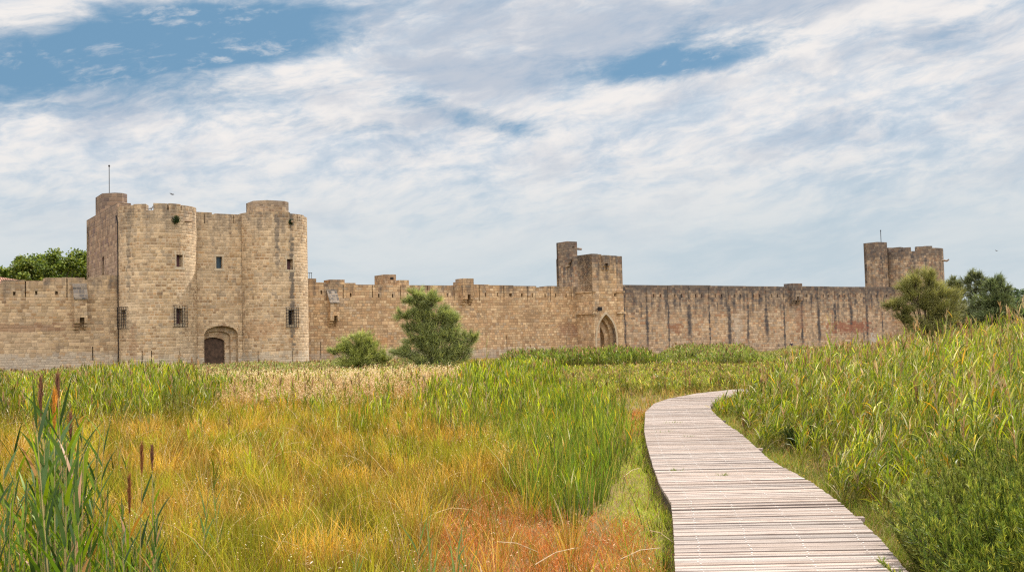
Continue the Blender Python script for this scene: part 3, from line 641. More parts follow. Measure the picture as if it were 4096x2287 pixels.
class Rib:
    def __init__(s): s.V = []; s.Q = []; s.C = []; s.n = 0
    def add(s, root, az, tilt, curl, L, w, col, S=3, tip=None, twist=None, prof='blade'):
        root = np.asarray(root, float); N = len(root)
        if N == 0: return
        bc = lambda q: np.broadcast_to(np.asarray(q, float), (N,)).copy()
        az, tilt, curl, L, w = map(bc, (az, tilt, curl, L, w)); col = np.broadcast_to(np.asarray(col, float), (N, 3))
        tipc = col if tip is None else np.broadcast_to(np.asarray(tip, float), (N, 3))
        tw = RG.uniform(-1.2, 1.2, N) if twist is None else bc(twist)
        ca, sa = np.cos(az), np.sin(az); p = root.copy(); vs = []; cs = []
        for k in range(S+1):
            t = k/S; phi = tilt+curl*t
            d = np.stack([np.sin(phi)*ca, np.sin(phi)*sa, np.cos(phi)], 1); h = np.stack([-sa, ca, np.zeros(N)], 1)
            nrm = np.cross(d, h); side = h*np.cos(tw)[:, None]+nrm*np.sin(tw)[:, None]
            if prof == 'blade': ww = (1-t**2.2)*1.0+.02
            elif prof == 'leaf': ww = [.45, 1., .85, .5, .04][min(4, int(round(t*4)))] if S == 4 else [.5, 1., .6, .04][min(3, int(round(t*3)))] if S == 3 else [.6, 1., .05][min(2, int(round(t*2)))]
            elif prof == 'flake': ww = [.15, 1., .12][min(2, int(round(t*2)))]
            else: ww = 1-.5*t
            hw = side*(w*ww*.5)[:, None]; vs += [p-hw, p+hw]; c = col*(1-t)+tipc*t; cs += [c, c]
            if k < S:
                ph = tilt+curl*(k+.5)/S; p = p+np.stack([np.sin(ph)*ca, np.sin(ph)*sa, np.cos(ph)], 1)*(L/S)[:, None]
        V = np.stack(vs, 1).reshape(-1, 3); C = np.stack(cs, 1).reshape(-1, 3); m = 2*(S+1)
        base = s.n+np.arange(N)[:, None, None]*m; k = np.arange(S)[None, :, None]*2
        q = base+k+np.array([0, 1, 3, 2])[None, None, :]
        s.V.append(V.astype(np.float32)); s.C.append(C.astype(np.float32)); s.Q.append(q.reshape(-1, 4).astype(np.int32)); s.n += len(V)
        return p                                                            # tips
    def build(s, name, mat, parent=None, origin=None):
        V = np.concatenate(s.V); Q = np.concatenate(s.Q); C = np.concatenate(s.C)
        if origin is not None: V = V-np.asarray(origin, np.float32)
        me = bpy.data.meshes.new(name); me.vertices.add(len(V)); me.vertices.foreach_set('co', V.ravel())
        me.loops.add(Q.size); me.loops.foreach_set('vertex_index', Q.ravel()); me.polygons.add(len(Q)); me.polygons.foreach_set('loop_start', np.arange(0, Q.size, 4, dtype=np.int32))
        a = me.attributes.new('Col', 'FLOAT_COLOR', 'POINT'); a.data.foreach_set('color', np.concatenate([C, np.ones((len(C), 1), np.float32)], 1).ravel())
        me.materials.append(mat); me.update(calc_edges=True)
        o = bpy.data.objects.new(name, me); COL.objects.link(o)
        if parent is not None: o.parent = parent
        elif origin is not None: o.location = origin
        return o
def pal(cols, wts, N, var=.34):
    cols = np.array(cols); i = RG.choice(len(cols), N, p=np.array(wts)/sum(wts)); j = RG.choice(len(cols), N, p=np.array(wts)/sum(wts))
    c = cols[i]*.75+cols[j]*.25; return c*RG.uniform(1-var, 1+var, (N, 1))
def pnoise(x, y, sc, seed=0):
    r = np.random.default_rng(1000+seed); out = 0; amp = 1; tot = 0
    for o in range(3):
        for _ in range(4):
            a = r.uniform(0, 2*PI); k = (1.7**o)*r.uniform(.7, 1.3)/sc*2*PI; out = out+amp*np.sin(k*(x*np.cos(a)+y*np.sin(a))+r.uniform(0, 6.28)); tot += amp
        amp *= .6
    return .5+.5*np.clip(out/tot*2.2, -1, 1)
def inpoly(px, py, poly):
    r = np.zeros(len(px), bool); n = len(poly)
    for i in range(n):
        x0, y0 = poly[i]; x1, y1 = poly[(i+1) % n]
        c = ((y0 > py) != (y1 > py)) & (px < (x1-x0)*(py-y0)/(y1-y0+1e-12)+x0); r ^= c
    return r
def tufted(x, y, k, r):
    """gather scattered roots into tussocks of about k blades; returns roots, outward azimuth, distance from the heart"""
    N = len(x); o = np.argsort(np.round(y/(r*3)).astype(int)*100000+x*10, kind='stable'); x, y = x[o].copy(), y[o].copy(); g = np.arange(N)//k; cx = x[g*k]; cy = y[g*k]
    a = RG.uniform(0, 2*PI, N); q = np.abs(RG.normal(0, 1, N)); sc = (.6+.8*RG.random(g[-1]+1))[g]
    return cx+np.cos(a)*q*r*sc, cy+np.sin(a)*q*r*sc, a, q, (.72+.5*RG.random(g[-1]+1))[g], RG.random(g[-1]+1)[g]
# the boardwalk's two edges, as world curves x(y)
ZD = .25
DLp = [(2701, 2287), (2695, 2119), (2685, 2009), (2640, 1939), (2610, 1857), (2587, 1776), (2577, 1723), (2581, 1648), (2616, 1613), (2675, 1593), (2791, 1572), (2931, 1557), (3000, 1553)]
DRp = [(3617, 2270), (3518, 2148), (3361, 2009), (3245, 1927), (3082, 1840), (2966, 1735), (2896, 1689), (2846, 1640), (2840, 1618), (2862, 1600), (2896, 1587), (2960, 1575), (3060, 1569)]
gl_ = np.array([G(x, y, ZD)[:2] for x, y in DLp]); gr2 = np.array([G(x, y, ZD)[:2] for x, y in DRp])
gl_ = np.vstack([[gl_[0][0]+(gl_[0][0]-gl_[1][0])*3.2+.1, gl_[0][1]-5.2], gl_]); gr2 = np.vstack([[gr2[0][0]-.35, gr2[0][1]-4.8], gr2])
def DL(y): return np.interp(y, gl_[:, 1], gl_[:, 0])
def DR(y): return np.interp(y, gr2[:, 1], gr2[:, 0])
YEND = gl_[-1][1]
def deckx(x, y, m=.04): return (x > DL(y)-m) & (x < np.where(y > gr2[-1][1], 60, DR(y))+m) & (y < YEND+m) & (y > 2)
def sample(dens, d0, d1, slope=.63, cap=None):
    """uniform over the wedge in front of the camera; dens(d) per square metre"""
    ds = np.linspace(d0, d1, 400); dn = np.array([dens(q) for q in ds])*2*slope*ds; cum = np.concatenate([[0], np.cumsum((dn[1:]+dn[:-1])/2*np.diff(ds))]); N = int(cum[-1])
    d = np.interp(RG.uniform(0, cum[-1], N), cum, ds); x = d*RG.uniform(-slope, slope, N); P = np.stack([x, d, np.zeros(N)], 1); px, py, _ = pj(P); return x, d, px, py
def roots(x, y, dz=-.02): return np.stack([x, y, gz(x, y)+dz], 1)
OFF = 60.
P_straw = [(-2500, 9000), (2500, 9000), (2470, 2287), (2330, 2130), (2220, 2060), (2150, 1850), (2200, 1700), (2150, 1600), (900, 1590), (-2500, 1660)]
P_rust = [(1640, 9000), (2640, 9000), (2660, 2287), (2540, 2100), (2200, 2085), (2010, 1960), (1830, 2000), (1700, 2180)]
P_rush = [(1990, 1740), (2150, 1600), (2380, 1610), (2500, 1700), (2500, 1850), (2440, 1960), (2360, 2090), (2160, 2090), (2060, 1960)]
P_mid = [(1690, 1700), (1780, 1600), (2200, 1560), (2330, 1640), (2250, 1740), (2080, 1830), (1880, 1790), (1730, 1760)]
P_lime = [(2450, 1850), (2540, 1700), (2590, 1650), (2760, 2000), (2800, 9000), (2600, 9000), (2560, 2287), (2480, 2230), (2420, 2130)]
P_bfar = [(2260, 1640), (2420, 1560), (2760, 1560), (2640, 1620), (2570, 1720), (2520, 1760), (2380, 1700)]
P_field = [(1850, 1560), (1950, 1470), (3100, 1430), (3250, 1480), (3000, 1555), (2800, 1572), (2500, 1580), (2300, 1610), (2000, 1640)]
P_oat = [(700, 1660), (1500, 1655), (1880, 1610), (1960, 1540), (1900, 1475), (760, 1475), (660, 1540)]
P_reedB = [(-2500, 1760), (500, 1740), (780, 1700), (900, 1620), (800, 1540), (640, 1490), (-2500, 1490)]
GOLD = [(.62, .38, .06), (.54, .29, .04), (.38, .31, .03), (.22, .26, .015), (.68, .51, .20), (.44, .19, .03), (.32, .35, .025)]

# --- golden marsh grass in the left and middle foreground
x, y, px, py = sample(lambda d: 520*min(1, (13/d)**1.15), 6.2, 42); jx = px+RG.normal(0, 45, len(px)); jy = py+RG.normal(0, 22, len(px))
keep = inpoly(jx, jy, P_straw) & ~deckx(x, y) & ((~inpoly(jx, jy, P_rust)) | (RG.random(len(x)) < .12)); x, y = x[keep], y[keep]; N = len(x)
x, y, ta_, tq_, th_, tc_ = tufted(x, y, 22, .13); pn = pnoise(x, y, 4.2, 1); pn2 = pnoise(x, y, 1.3, 2); pr_ = RG.random(N)*.55+tc_*.45
c = np.where((pn*.9+pr_*.45 > .70)[:, None], pal(GOLD[2:4]+[GOLD[6]], [3, 2, 3], N), pal(GOLD, [5, 4, 3, .5, 3, 2.2, 1.5], N))
L = (.36+.40*pn2)*th_*RG.uniform(.5, 1.15, N)*np.where(y > 24, 1.12, 1); az = ta_; c = c*(.48+.85*tc_)[:, None]*(.40+.98*pnoise(x, y, 1.6, 61))[:, None]
dk = ~deckx(x, y, .12); x, y, az, L, c, tq_, pn = x[dk], y[dk], az[dk], L[dk], c[dk], tq_[dk], pn[dk]; N = len(x)
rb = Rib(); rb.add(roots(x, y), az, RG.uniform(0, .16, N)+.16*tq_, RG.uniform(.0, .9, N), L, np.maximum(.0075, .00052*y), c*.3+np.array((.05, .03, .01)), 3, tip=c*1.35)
n3 = int(N*.02); i = RG.choice(N, n3, False); rb.add(roots(x[i], y[i]), RG.uniform(0, 6.3, n3), RG.uniform(.0, .5, n3), RG.uniform(.4, 2., n3), L[i]*RG.uniform(1.2, 1.7, n3), np.maximum(.006, .0004*y[i]), pal([(.68, .52, .30), (.60, .36, .16), (.74, .62, .42)], [3, 2, 2], n3), 5)
n2 = int(N*.014); i = RG.choice(N, n2, False); tp = rb.add(roots(x[i], y[i]), az[i], RG.uniform(0, .2, n2), RG.uniform(.1, .5, n2), L[i]*1.35, np.maximum(.003, .0003*y[i]), (.55, .40, .2), 2)
for k in range(4): rb.add(tp-np.stack([RG.normal(0, .012, n2), RG.normal(0, .012, n2), k*.026*np.ones(n2)], 1), RG.uniform(0, 6.3, n2), RG.uniform(.6, 2.2, n2), .5, RG.uniform(.015, .03, n2), np.maximum(.007, .0005*y[i]), pal([(.82, .68, .48), (.62, .42, .25), (.9, .82, .68)], [3, 2, 2], n2), 2, prof='flake')
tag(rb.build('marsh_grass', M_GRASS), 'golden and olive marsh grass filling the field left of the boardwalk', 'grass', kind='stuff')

# --- rust coloured low dry plants
x, y, px, py = sample(lambda d: 950*min(1, (12/d)**1.3), 6.2, 32); jx = px+RG.normal(0, 30, len(px)); jy = py+RG.normal(0, 20, len(px))
keep = (inpoly(jx, jy, P_rust) | (inpoly(jx, jy, P_bfar) & (RG.random(len(x)) < .8))) & ~deckx(x, y); x, y = x[keep], y[keep]; N = len(x)
c = pal([(.50, .155, .04), (.40, .11, .03), (.60, .24, .08), (.66, .38, .18), (.26, .09, .03), (.24, .22, .03)], [5, 4, 3, 2, 2, 1.4], N)
rb = Rib(); tp = rb.add(roots(x, y), RG.uniform(0, 6.3, N), RG.uniform(.1, 1.0, N), RG.uniform(-.2, 1., N), RG.uniform(.10, .30, N)*(.6+.7*pnoise(x, y, 1.1, 5)), np.maximum(.0055, .0004*y), c, 2, tip=c*1.15)
i = RG.random(N) < .10; n2 = i.sum(); rb.add(tp[i], RG.uniform(0, 6.3, n2), RG.uniform(.3, 2.2, n2), .4, RG.uniform(.02, .04, n2), .011, pal([(.66, .42, .26), (.55, .30, .16), (.78, .60, .44)], [3, 3, 1], n2), 2, prof='flake')
tag(rb.build('dry_groundcover', M_DRY), 'rust brown low dried plants between the golden grass and the boardwalk', 'ground cover', kind='stuff')

# --- short lime green turf and mixed ground plants along both edges of the boardwalk
x, y, px, py = sample(lambda d: 1100*min(1, (12/d)**1.3), 6.2, 42, .5); jx = px+RG.normal(0, 25, len(px)); jy = py+RG.normal(0, 20, len(px))
er = (x > DR(y)) & (x < DR(y)+1.0+.3*np.sin(y*2)) & (y < 38); keep = (inpoly(jx, jy, P_lime) | er) & ~deckx(x, y, .01); er = er[keep]; x, y = x[keep], y[keep]; N = len(x)
c = np.where(er[:, None], pal([(.19, .29, .03), (.30, .33, .06), (.36, .20, .08), (.12, .19, .02), (.56, .46, .26)], [5, 3.5, 1, 3, 1.5], N), pal([(.40, .50, .035), (.30, .42, .03), (.48, .49, .08), (.62, .50, .26), (.17, .27, .02)], [5, 4, 3, 1.6, 2], N))
near = np.exp(-np.abs(x-DL(y))/.22)*(~er)
rb = Rib(); rb.add(roots(x, y), RG.uniform(0, 6.3, N), RG.uniform(.1, 1.1, N), RG.uniform(0, .9, N), RG.uniform(.05, .15, N)*(1+er*.8+near*.8), np.maximum(.006, .0004*y), c, 2, tip=c*1.1)
for (a_, b_, r_) in ((2650, 1728, .16), (2760, 1745, .1), (2700, 1690, .12), (2890, 1900, .05), (3000, 1690, .05), (2700, 1880, .04), (2860, 1655, .08)):
    g_ = G(a_, b_, .25); rb.add(np.array(g_)+np.stack([RG.normal(0, r_, 26), RG.normal(0, .012, 26), -.02*np.ones(26)], 1), RG.uniform(0, 6.3, 26), RG.uniform(0, .6, 26), .4, RG.uniform(.03, .09, 26), .012, (.16, .22, .04), 2)
tag(rb.build('turf', M_GRASS), 'short lime green turf and weeds hugging the boardwalk edges', 'turf', kind='stuff')
fx, fy = RG.uniform(10, 26, 60), None
xx = DR(fx)+RG.uniform(.1, .8, 60); rb = Rib()
for k in range(6): rb.add(np.stack([xx, fx, gz(xx, fx)+.16], 1), np.full(60, k*1.05), 1.1, .2, .018, .014, (.75, .52, .03), 2, twist=0, prof='leaf')
rb.add(np.stack([xx, fx, gz(xx, fx)], 1), 0., 0., .1, .16, .004, (.12, .18, .04), 2)
tag(rb.build('yellow_wildflowers', M_GRASS), 'tiny yellow wildflowers along the right edge of the boardwalk', 'flowers', kind='stuff')

# --- green rushes just left of the boardwalk
x, y, px, py = sample(lambda d: 330*min(1, (14/d)**.9), 9, 45); jx = px+RG.normal(0, 30, len(px)); jy = py+RG.normal(0, 18, len(px))
hd = (x > DL(y)-.28) & (x < DL(y)-.05) & (y > 9) & (RG.random(len(x)) < .4)
keep = (inpoly(jx, jy, P_rush) | (inpoly(jx, jy, P_mid) & (RG.random(len(x)) < .22)) | hd) & ~deckx(x, y, .06); hd = hd[keep]; x, y = x[keep], y[keep]; N = len(x)
cl = pnoise(x, y, .9, 8); kk = (RG.random(N) < .35+.8*cl); x, y, hd, cl = x[kk], y[kk], hd[kk], cl[kk]; N = len(x); x, y, ta_, tq_, th_, tc_ = tufted(x, y, 18, .12); hd = (x > DL(y)-.35); dk = ~deckx(x, y, .06); x, y, hd, ta_, tq_, th_, tc_ = x[dk], y[dk], hd[dk], ta_[dk], tq_[dk], th_[dk], tc_[dk]; cl = pnoise(x, y, .9, 8); N = len(x)
c = pal([(.12, .22, .025), (.21, .32, .02), (.07, .14, .04), (.34, .40, .03), (.44, .35, .07), (.45, .28, .13)], [4, 3, 4.5, 1.4, 1.3, 1.], N)
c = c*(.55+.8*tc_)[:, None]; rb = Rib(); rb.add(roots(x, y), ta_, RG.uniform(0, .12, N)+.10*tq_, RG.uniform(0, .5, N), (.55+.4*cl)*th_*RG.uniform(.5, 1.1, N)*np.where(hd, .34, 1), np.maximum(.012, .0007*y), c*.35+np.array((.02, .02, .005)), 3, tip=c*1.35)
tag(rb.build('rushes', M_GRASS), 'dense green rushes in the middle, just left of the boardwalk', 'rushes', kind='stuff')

# --- reeds: upright stems with long alternate leaves, some with plumes
GREEN = [(.14, .24, .012), (.27, .37, .015), (.06, .12, .015), (.43, .47, .03), (.08, .16, .04), (.66, .34, .03), (.68, .68, .52)]
def reeds(rb, x, y, H, nleaf, Lf, wf, cols=GREEN, wts=(4, 4, 2, 3, 2, .35, .6), plume=.1, dry=.2, wind=0., up=1.):
    N = len(x); R = roots(x, y); az = RG.uniform(0, 6.3, N); ti = RG.uniform(0, .10, N); cu = RG.uniform(0, .14, N)
    sc = np.where((RG.random(N) < dry)[:, None], pal([(.50, .36, .20), (.40, .24, .13)], [1, 1], N), pal([(.28, .28, .08), (.18, .22, .05), (.42, .36, .16)], [1, 1, 1], N))
    ptone = ((.34+1.12*pnoise(x, y, 1.9, 91))*RG.uniform(.65, 1.25, N))[:, None]
    tip = rb.add(R, az, ti, cu, H, np.maximum(.007, .0004*y), sc, 3, prof='stem')
    ax = np.stack([np.cos(az), np.sin(az)], 1)
    for k in range(nleaf):
        f = .22+.76*(k+RG.uniform(-.3, .3, N))/nleaf; f = np.clip(f, .05, 1.)
        ph = ti+cu*f*.5; pos = R+np.stack([ax[:, 0]*np.sin(ph)*H*f, ax[:, 1]*np.sin(ph)*H*f, np.cos(ph)*H*f], 1)
        la = az+(k % 2)*PI+RG.normal(0, .7, N)
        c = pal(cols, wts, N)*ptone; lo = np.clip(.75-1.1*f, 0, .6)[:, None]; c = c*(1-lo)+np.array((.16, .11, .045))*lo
        rb.add(pos, np.where(RG.random(N) < wind, RG.normal(.2, .5, N), la), RG.uniform(.15, .62, N)*(1.15-.55*f)*up, RG.uniform(.05, 1.35, N)**1.3*up, Lf*RG.uniform(.6, 1.15, N)*(1.1-.35*f), np.maximum(wf*RG.uniform(.7, 1.1, N), .0009*y), c, 3, tip=c*np.array([1.2, 1.05, .8]), prof='leaf')
    i = RG.random(N) < plume; n2 = i.sum()
    if n2:
        pc = pal([(.36, .22, .13), (.22, .12, .08), (.52, .40, .27)], [3, 2, 2], n2)
        for k in range(7):
            rb.add(tip[i]-np.stack([0*pc[:, 0], 0*pc[:, 0], .03*k*np.ones(n2)], 1), RG.uniform(0, 6.3, n2), RG.uniform(.05, .35, n2), RG.uniform(0, .6, n2), RG.uniform(.12, .26, n2), np.maximum(.014, .0009*y[i]), pc, 2)
# band at the left
x, y, px, py = sample(lambda d: 26*min(1, (34/d)**.8), 24, 95); jx = px+RG.normal(0, 35, len(px)); jy = py+RG.normal(0, 12, len(px))
keep = inpoly(jx, jy, P_reedB) & (y < 88); x, y, px = x[keep], y[keep], px[keep]; cl = pnoise(x, y, 6, 12); k2 = RG.random(len(x)) < (.25+1.2*cl)*np.where(y < 45, 1.4, .9); x, y, px, cl = x[k2], y[k2], px[k2], cl[k2]
Hm = (1.10+.75*cl)*RG.uniform(.75, 1.1, len(x)); Hm *= np.where(px < 330, .84, 1.)*np.where(px > 780, .8, 1)*np.where(y > 50, .85, 1)
rb = Rib(); reeds(rb, x, y, Hm, 9, .44, .028, up=.75, plume=.10, wts=(4, 4, 3, 2.5, 1.2, .7, .9))
# paler growth between the band and the foot of the wall
x, y, px, py = sample(lambda d: 9, 50, 118); wl = ((np.stack([x, y, 0*x], 1)-OO)@NN); keep = (px < 1750) & (wl > 1.5) & ((px < 1010) | (y > 78)); x, y = x[keep], y[keep]; n2 = len(x)
reeds(rb, x, y, (.75+.5*pnoise(x, y, 9, 13))*RG.uniform(.7, 1.1, n2), 6, .34, .03, cols=[(.42, .46, .22), (.20, .30, .07), (.55, .52, .32), (.12, .2, .05)], wts=(3, 3, 2, 2), plume=.15)
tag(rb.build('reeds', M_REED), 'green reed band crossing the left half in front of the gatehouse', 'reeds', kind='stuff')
# scattered reeds among the middle grass
x, y, px, py = sample(lambda d: 13, 14, 40); jx = px+RG.normal(0, 40, len(px)); jy = py+RG.normal(0, 20, len(px))
keep = ((inpoly(jx, jy, P_mid) & (RG.random(len(x)) < .25+.9*pnoise(x, y, 2.2, 71))) | (inpoly(jx, jy, P_rush) & (RG.random(len(x)) < .4)) | (inpoly(jx, jy, [(1000, 1640), (2000, 1590), (2000, 1800), (1650, 1830), (1200, 1700)]) & (RG.random(len(x)) < .5*(pnoise(x, y, 2., 72) > .52))) | (inpoly(jx, jy, P_straw) & (RG.random(len(x)) < .05*(pnoise(x, y, 2.4, 73) > .5)))) & ~deckx(x, y, .2); x, y, px = x[keep], y[keep], px[keep]; N = len(x)
rb = Rib(); reeds(rb, x, y, np.where((px > 1650) & (px < 2150), 1.2, .82)*RG.uniform(.55, 1.15, N), 9, .38, .020, up=.6, plume=.05, wts=(4, 4, 2, 3, 2, .6, .5))
x, y, px, py = sample(lambda d: 26, 24, 60); keep = inpoly(px+RG.normal(0, 30, len(px)), py+RG.normal(0, 8, len(px)), [(1850, 1640), (1900, 1500), (2200, 1480), (2200, 1580), (2050, 1650)]); x, y = x[keep], y[keep]; N = len(x)
reeds(rb, x, y, 1.35*RG.uniform(.6, 1.15, N), 9, .40, .026, up=.6, plume=.06)
tag(rb.build('reeds', M_REED), 'green reeds scattered through the middle of the field', 'reeds', kind='stuff')
# mid and far field
x, y, px, py = sample(lambda d: 26*min(1, (45/d)**.7), 33, 100); keep = inpoly(px+RG.normal(0, 30, len(px)), py+RG.normal(0, 5, len(px)), P_field) & ~deckx(x, y, .3); x, y, px = x[keep], y[keep], px[keep]; N = len(x)
cl = pnoise(x, y, 7, 21)
rb = Rib(); reeds(rb, x, y, (.40+.42*cl)*RG.uniform(.7, 1.1, N), 8, .30, .03, cols=[(.30, .36, .05), (.18, .27, .04), (.42, .42, .12), (.10, .17, .03), (.5, .33, .14)], wts=(4, 3, 2, 2, 1.2), plume=.10, dry=.5)
tag(rb.build('reeds', M_REED), 'low yellow green reeds beyond the bend of the boardwalk', 'reeds', kind='stuff')
def farpatch(x0, x1, d0, d1, h, dens, cols, wts, seed):
    x, y, px, py = sample(lambda d: dens, d0, d1); wl = ((np.stack([x, y, 0*x], 1)-OO)@NN); keep = (px > x0+RG.normal(0, 14, len(x))) & (px < x1+RG.normal(0, 14, len(x))) & (wl > 2); x, y = x[keep], y[keep]; N = len(x)
    e = np.clip(np.minimum(pj(np.stack([x, y, 0*x], 1))[0]-x0, x1-pj(np.stack([x, y, 0*x], 1))[0])/110., .35, 1)
    reeds(rb, x, y, h*e*(.72+.42*pnoise(x, y, 8, seed))*RG.uniform(.8, 1.1, N), 7, .5, .05, cols=cols, wts=wts, plume=.14)
rb = Rib()
farpatch(1930, 2690, 84, 96, 2.05, 15, [(.13, .22, .035), (.24, .35, .05), (.07, .12, .03), (.36, .40, .08)], (4, 3, 3, 1.5), 31)
farpatch(2600, 3080, 100, 128, 1.75, 8, [(.17, .25, .06), (.26, .34, .09), (.34, .36, .16), (.10, .15, .04)], (4, 3, 2, 2), 32)
farpatch(2740, 3120, 84, 102, 1.75, 10, [(.17, .27, .05), (.26, .36, .07), (.40, .40, .20), (.09, .15, .04)], (4, 3, 2, 2), 33)
farpatch(3050, 3700, 60, 150, 1.25, 5, [(.22, .28, .08), (.30, .34, .14), (.42, .38, .22), (.12, .16, .05)], (3, 3, 2, 2), 34)
tag(rb.build('reeds', M_REED), 'tall green reeds in front of the gate tower and the streaked wall', 'reeds', kind='stuff')
# the big stand right of the boardwalk
x, y, px, py = sample(lambda d: 42*min(1, (16/d)**.55), 6.0, 58, .86); k0 = x > -1; x, y, px = x[k0], y[k0], px[k0]
edge = DR(y)+.62+.35*np.sin(y*.8)+.25*np.sin(y*2.1)
far = y > 34; edge = np.where(far, (3050-2048)/4000*y+.4+(y-34)*.02, edge)
keep = (RG.random(len(x)) < np.clip(1.9*pnoise(x, y, 2.1, 42)-.12, .12, 1)) & (x > edge+RG.normal(0, .12, len(x))) & ~deckx(x, y, .15) & ~((x/y > .345) & (y < 9.3)) & ~((x/y > .43) & (y < 12.3) & (RG.random(len(x)) < .8)); x, y, px = x[keep], y[keep], px[keep]; N = len(x)
xr = px; Hh = np.interp(xr, [2900, 3100, 3300, 3700, 4096, 4600], [.85, 1.3, 1.7, 2.1, 2.6, 2.9])*np.interp(y, [7, 13, 22, 40, 58], [.62, .80, 1., 1.0, 1.0])
rise = sstep(0, 1.5, x-(DR(np.minimum(y, 34))+.5)); Hh = Hh*(.55+.45*rise)*(.74+.40*pnoise(x, y, 3., 41))*RG.uniform(.62, 1.12, N)
rb = Rib(); nr = y < 26
reeds(rb, x[nr], y[nr], Hh[nr], 15, .35, .021, wts=(4, 5.2, 3.2, 3.6, 1.8, .9, 1.8), plume=.10, dry=.5, wind=.4)
reeds(rb, x[~nr], y[~nr], Hh[~nr], 9, .42, .03, wts=(4.5, 4, 3.2, 2.6, 2, .7, 1.2), plume=.16, dry=.4, wind=.4)
tag(rb.build('reeds', M_REED), 'tall tangled pale green reed stand along the right side of the boardwalk', 'reeds', kind='stuff')
# straw-coloured undergrowth at the foot of the right stand
x, y, px, py = sample(lambda d: 330*min(1, (14/d)), 7.5, 32, .66); k2 = (x > DR(y)+.22) & (x < DR(y)+3.2) & (RG.random(len(x)) < np.clip(.25+pnoise(x, y, 1.2, 77), 0, 1)) & ~deckx(x, y, .1); x, y = x[k2], y[k2]; N = len(x)
c = pal([(.48, .28, .15), (.36, .18, .08), (.55, .42, .26), (.22, .24, .06), (.16, .22, .05)], [2.8, 1.6, 3.2, 4, 4], N)*(.55+.9*pnoise(x, y, .9, 78))[:, None]; hs_ = np.clip((x-DR(y))*.7, .25, 1)
rb = Rib(); rb.add(roots(x, y), RG.uniform(0, 6.3, N), RG.uniform(0, .45, N), RG.uniform(0, .9, N), hs_*RG.uniform(.18, .66, N), np.maximum(.006, .0004*y), c, 3)
tag(rb.build('undergrowth', M_DRY), 'brown straw undergrowth at the foot of the reeds right of the boardwalk', 'undergrowth', kind='stuff')

# --- pale flowering oats across the middle distance
x, y, px, py = sample(lambda d: 60*min(1, (45/d)**.8), 30, 84); keep = inpoly(px+RG.normal(0, 95, len(px)), py+RG.normal(0, 13, len(px)), P_oat) & (RG.random(len(px)) < .25+1.1*pnoise(x, y, 5.5, 53)); x, y = x[keep], y[keep]; N = len(x); pko = np.clip(sstep(64, 40, y)*.9+pnoise(x, y, 6, 52)-.45, 0, 1)
az = RG.uniform(0, 6.3, N); Hh = RG.uniform(.5, .98, N)*(.8+.3*pnoise(x, y, 5, 51))*np.where(RG.random(N) < .12, RG.uniform(1.1, 1.5, N), 1.); rb = Rib()
tp = rb.add(roots(x, y), az, RG.uniform(0, .2, N), RG.uniform(0, .4, N), Hh, .00045*y, pal([(.42, .22, .13), (.34, .19, .08), (.5, .36, .2)], [3, 2, 2], N), 2)
for k in range(9):
    rb.add(tp+np.stack([RG.normal(0, .045, N), RG.normal(0, .045, N), -.05*k+RG.normal(0, .02, N)], 1), RG.uniform(0, 6.3, N), RG.uniform(.3, 2.4, N), .4, RG.uniform(.035, .065, N), .0011*y, pal([(.78, .67, .44), (.88, .80, .58), (.58, .42, .25), (.42, .28, .15)], [4, 2.6, 2., .8+.35*k], N, .25)*(1-pko[:, None]*np.array((.28, .42, .48))), 2, prof='flake')
om = RG.random(N) < .035*(1+2*(pnoise(x, y, 4., 54) > .55)); reeds(rb, x[om], y[om], RG.uniform(.6, 1.15, om.sum()), 7, .34, .03, cols=[(.26, .34, .04), (.16, .24, .03), (.40, .40, .10)], wts=(3, 3, 2), plume=.2, up=.6)
tag(rb.build('dry_oats', M_DRY), 'cream seed heads of dry wild oats across the middle, in front of the shrubs', 'oats', kind='stuff')

# --- thin cover so that no soil shows bare
x, y, px, py = sample(lambda d: 34*min(1, (20/d)**.6), 5, 140, .95); wl = ((np.stack([x, y, 0*x], 1)-OO)@NN); keep = ~deckx(x, y, .05) & (wl > .3); x, y = x[keep], y[keep]; N = len(x)
c = pal([(.30, .28, .08), (.42, .30, .12), (.18, .22, .05), (.36, .2, .09)], [3, 3, 3, 1.5], N)
rb = Rib(); rb.add(roots(x, y), RG.uniform(0, 6.3, N), RG.uniform(0, .6, N), RG.uniform(0, .9, N), RG.uniform(.2, .5, N)*np.where(y < 33, .55, 1.), np.maximum(.01, .0011*y), c, 2)
tag(rb.build('rough_grass', M_GRASS), 'thin rough grass growing between all the other plants of the marsh', 'grass', kind='stuff')

# --- fallen pale reed stalks lying on the ground left of the boardwalk
for (xa, ya), (xb, yb) in (((2140, 2256), (2300, 2190)), ((2480, 2235), (2640, 2190)), ((1912, 2240), (1925, 2287)), ((1990, 2165), (2150, 2205)), ((2600, 2120), (2690, 2165)), ((2495, 1905), (2560, 1870))):
    p, q = G(xa, ya, .24 if xa < 2480 else .14), G(xb, yb, .24 if xa < 2480 else .14); b = MB(); m_ = (Vector(p)+Vector(q))/2+Vector((0, .03, .03)); bars(b, (p, m_), .0032); bars(b, (m_, q), .0026)
    o = b.build('fallen_reed_stalk', plain('bleached_stalk', (.48, .36, .23), .7)); tag(o, 'bleached dry reed stalk lying on the low plants left of the boardwalk', 'reed stalk', 'fallen reed stalks')

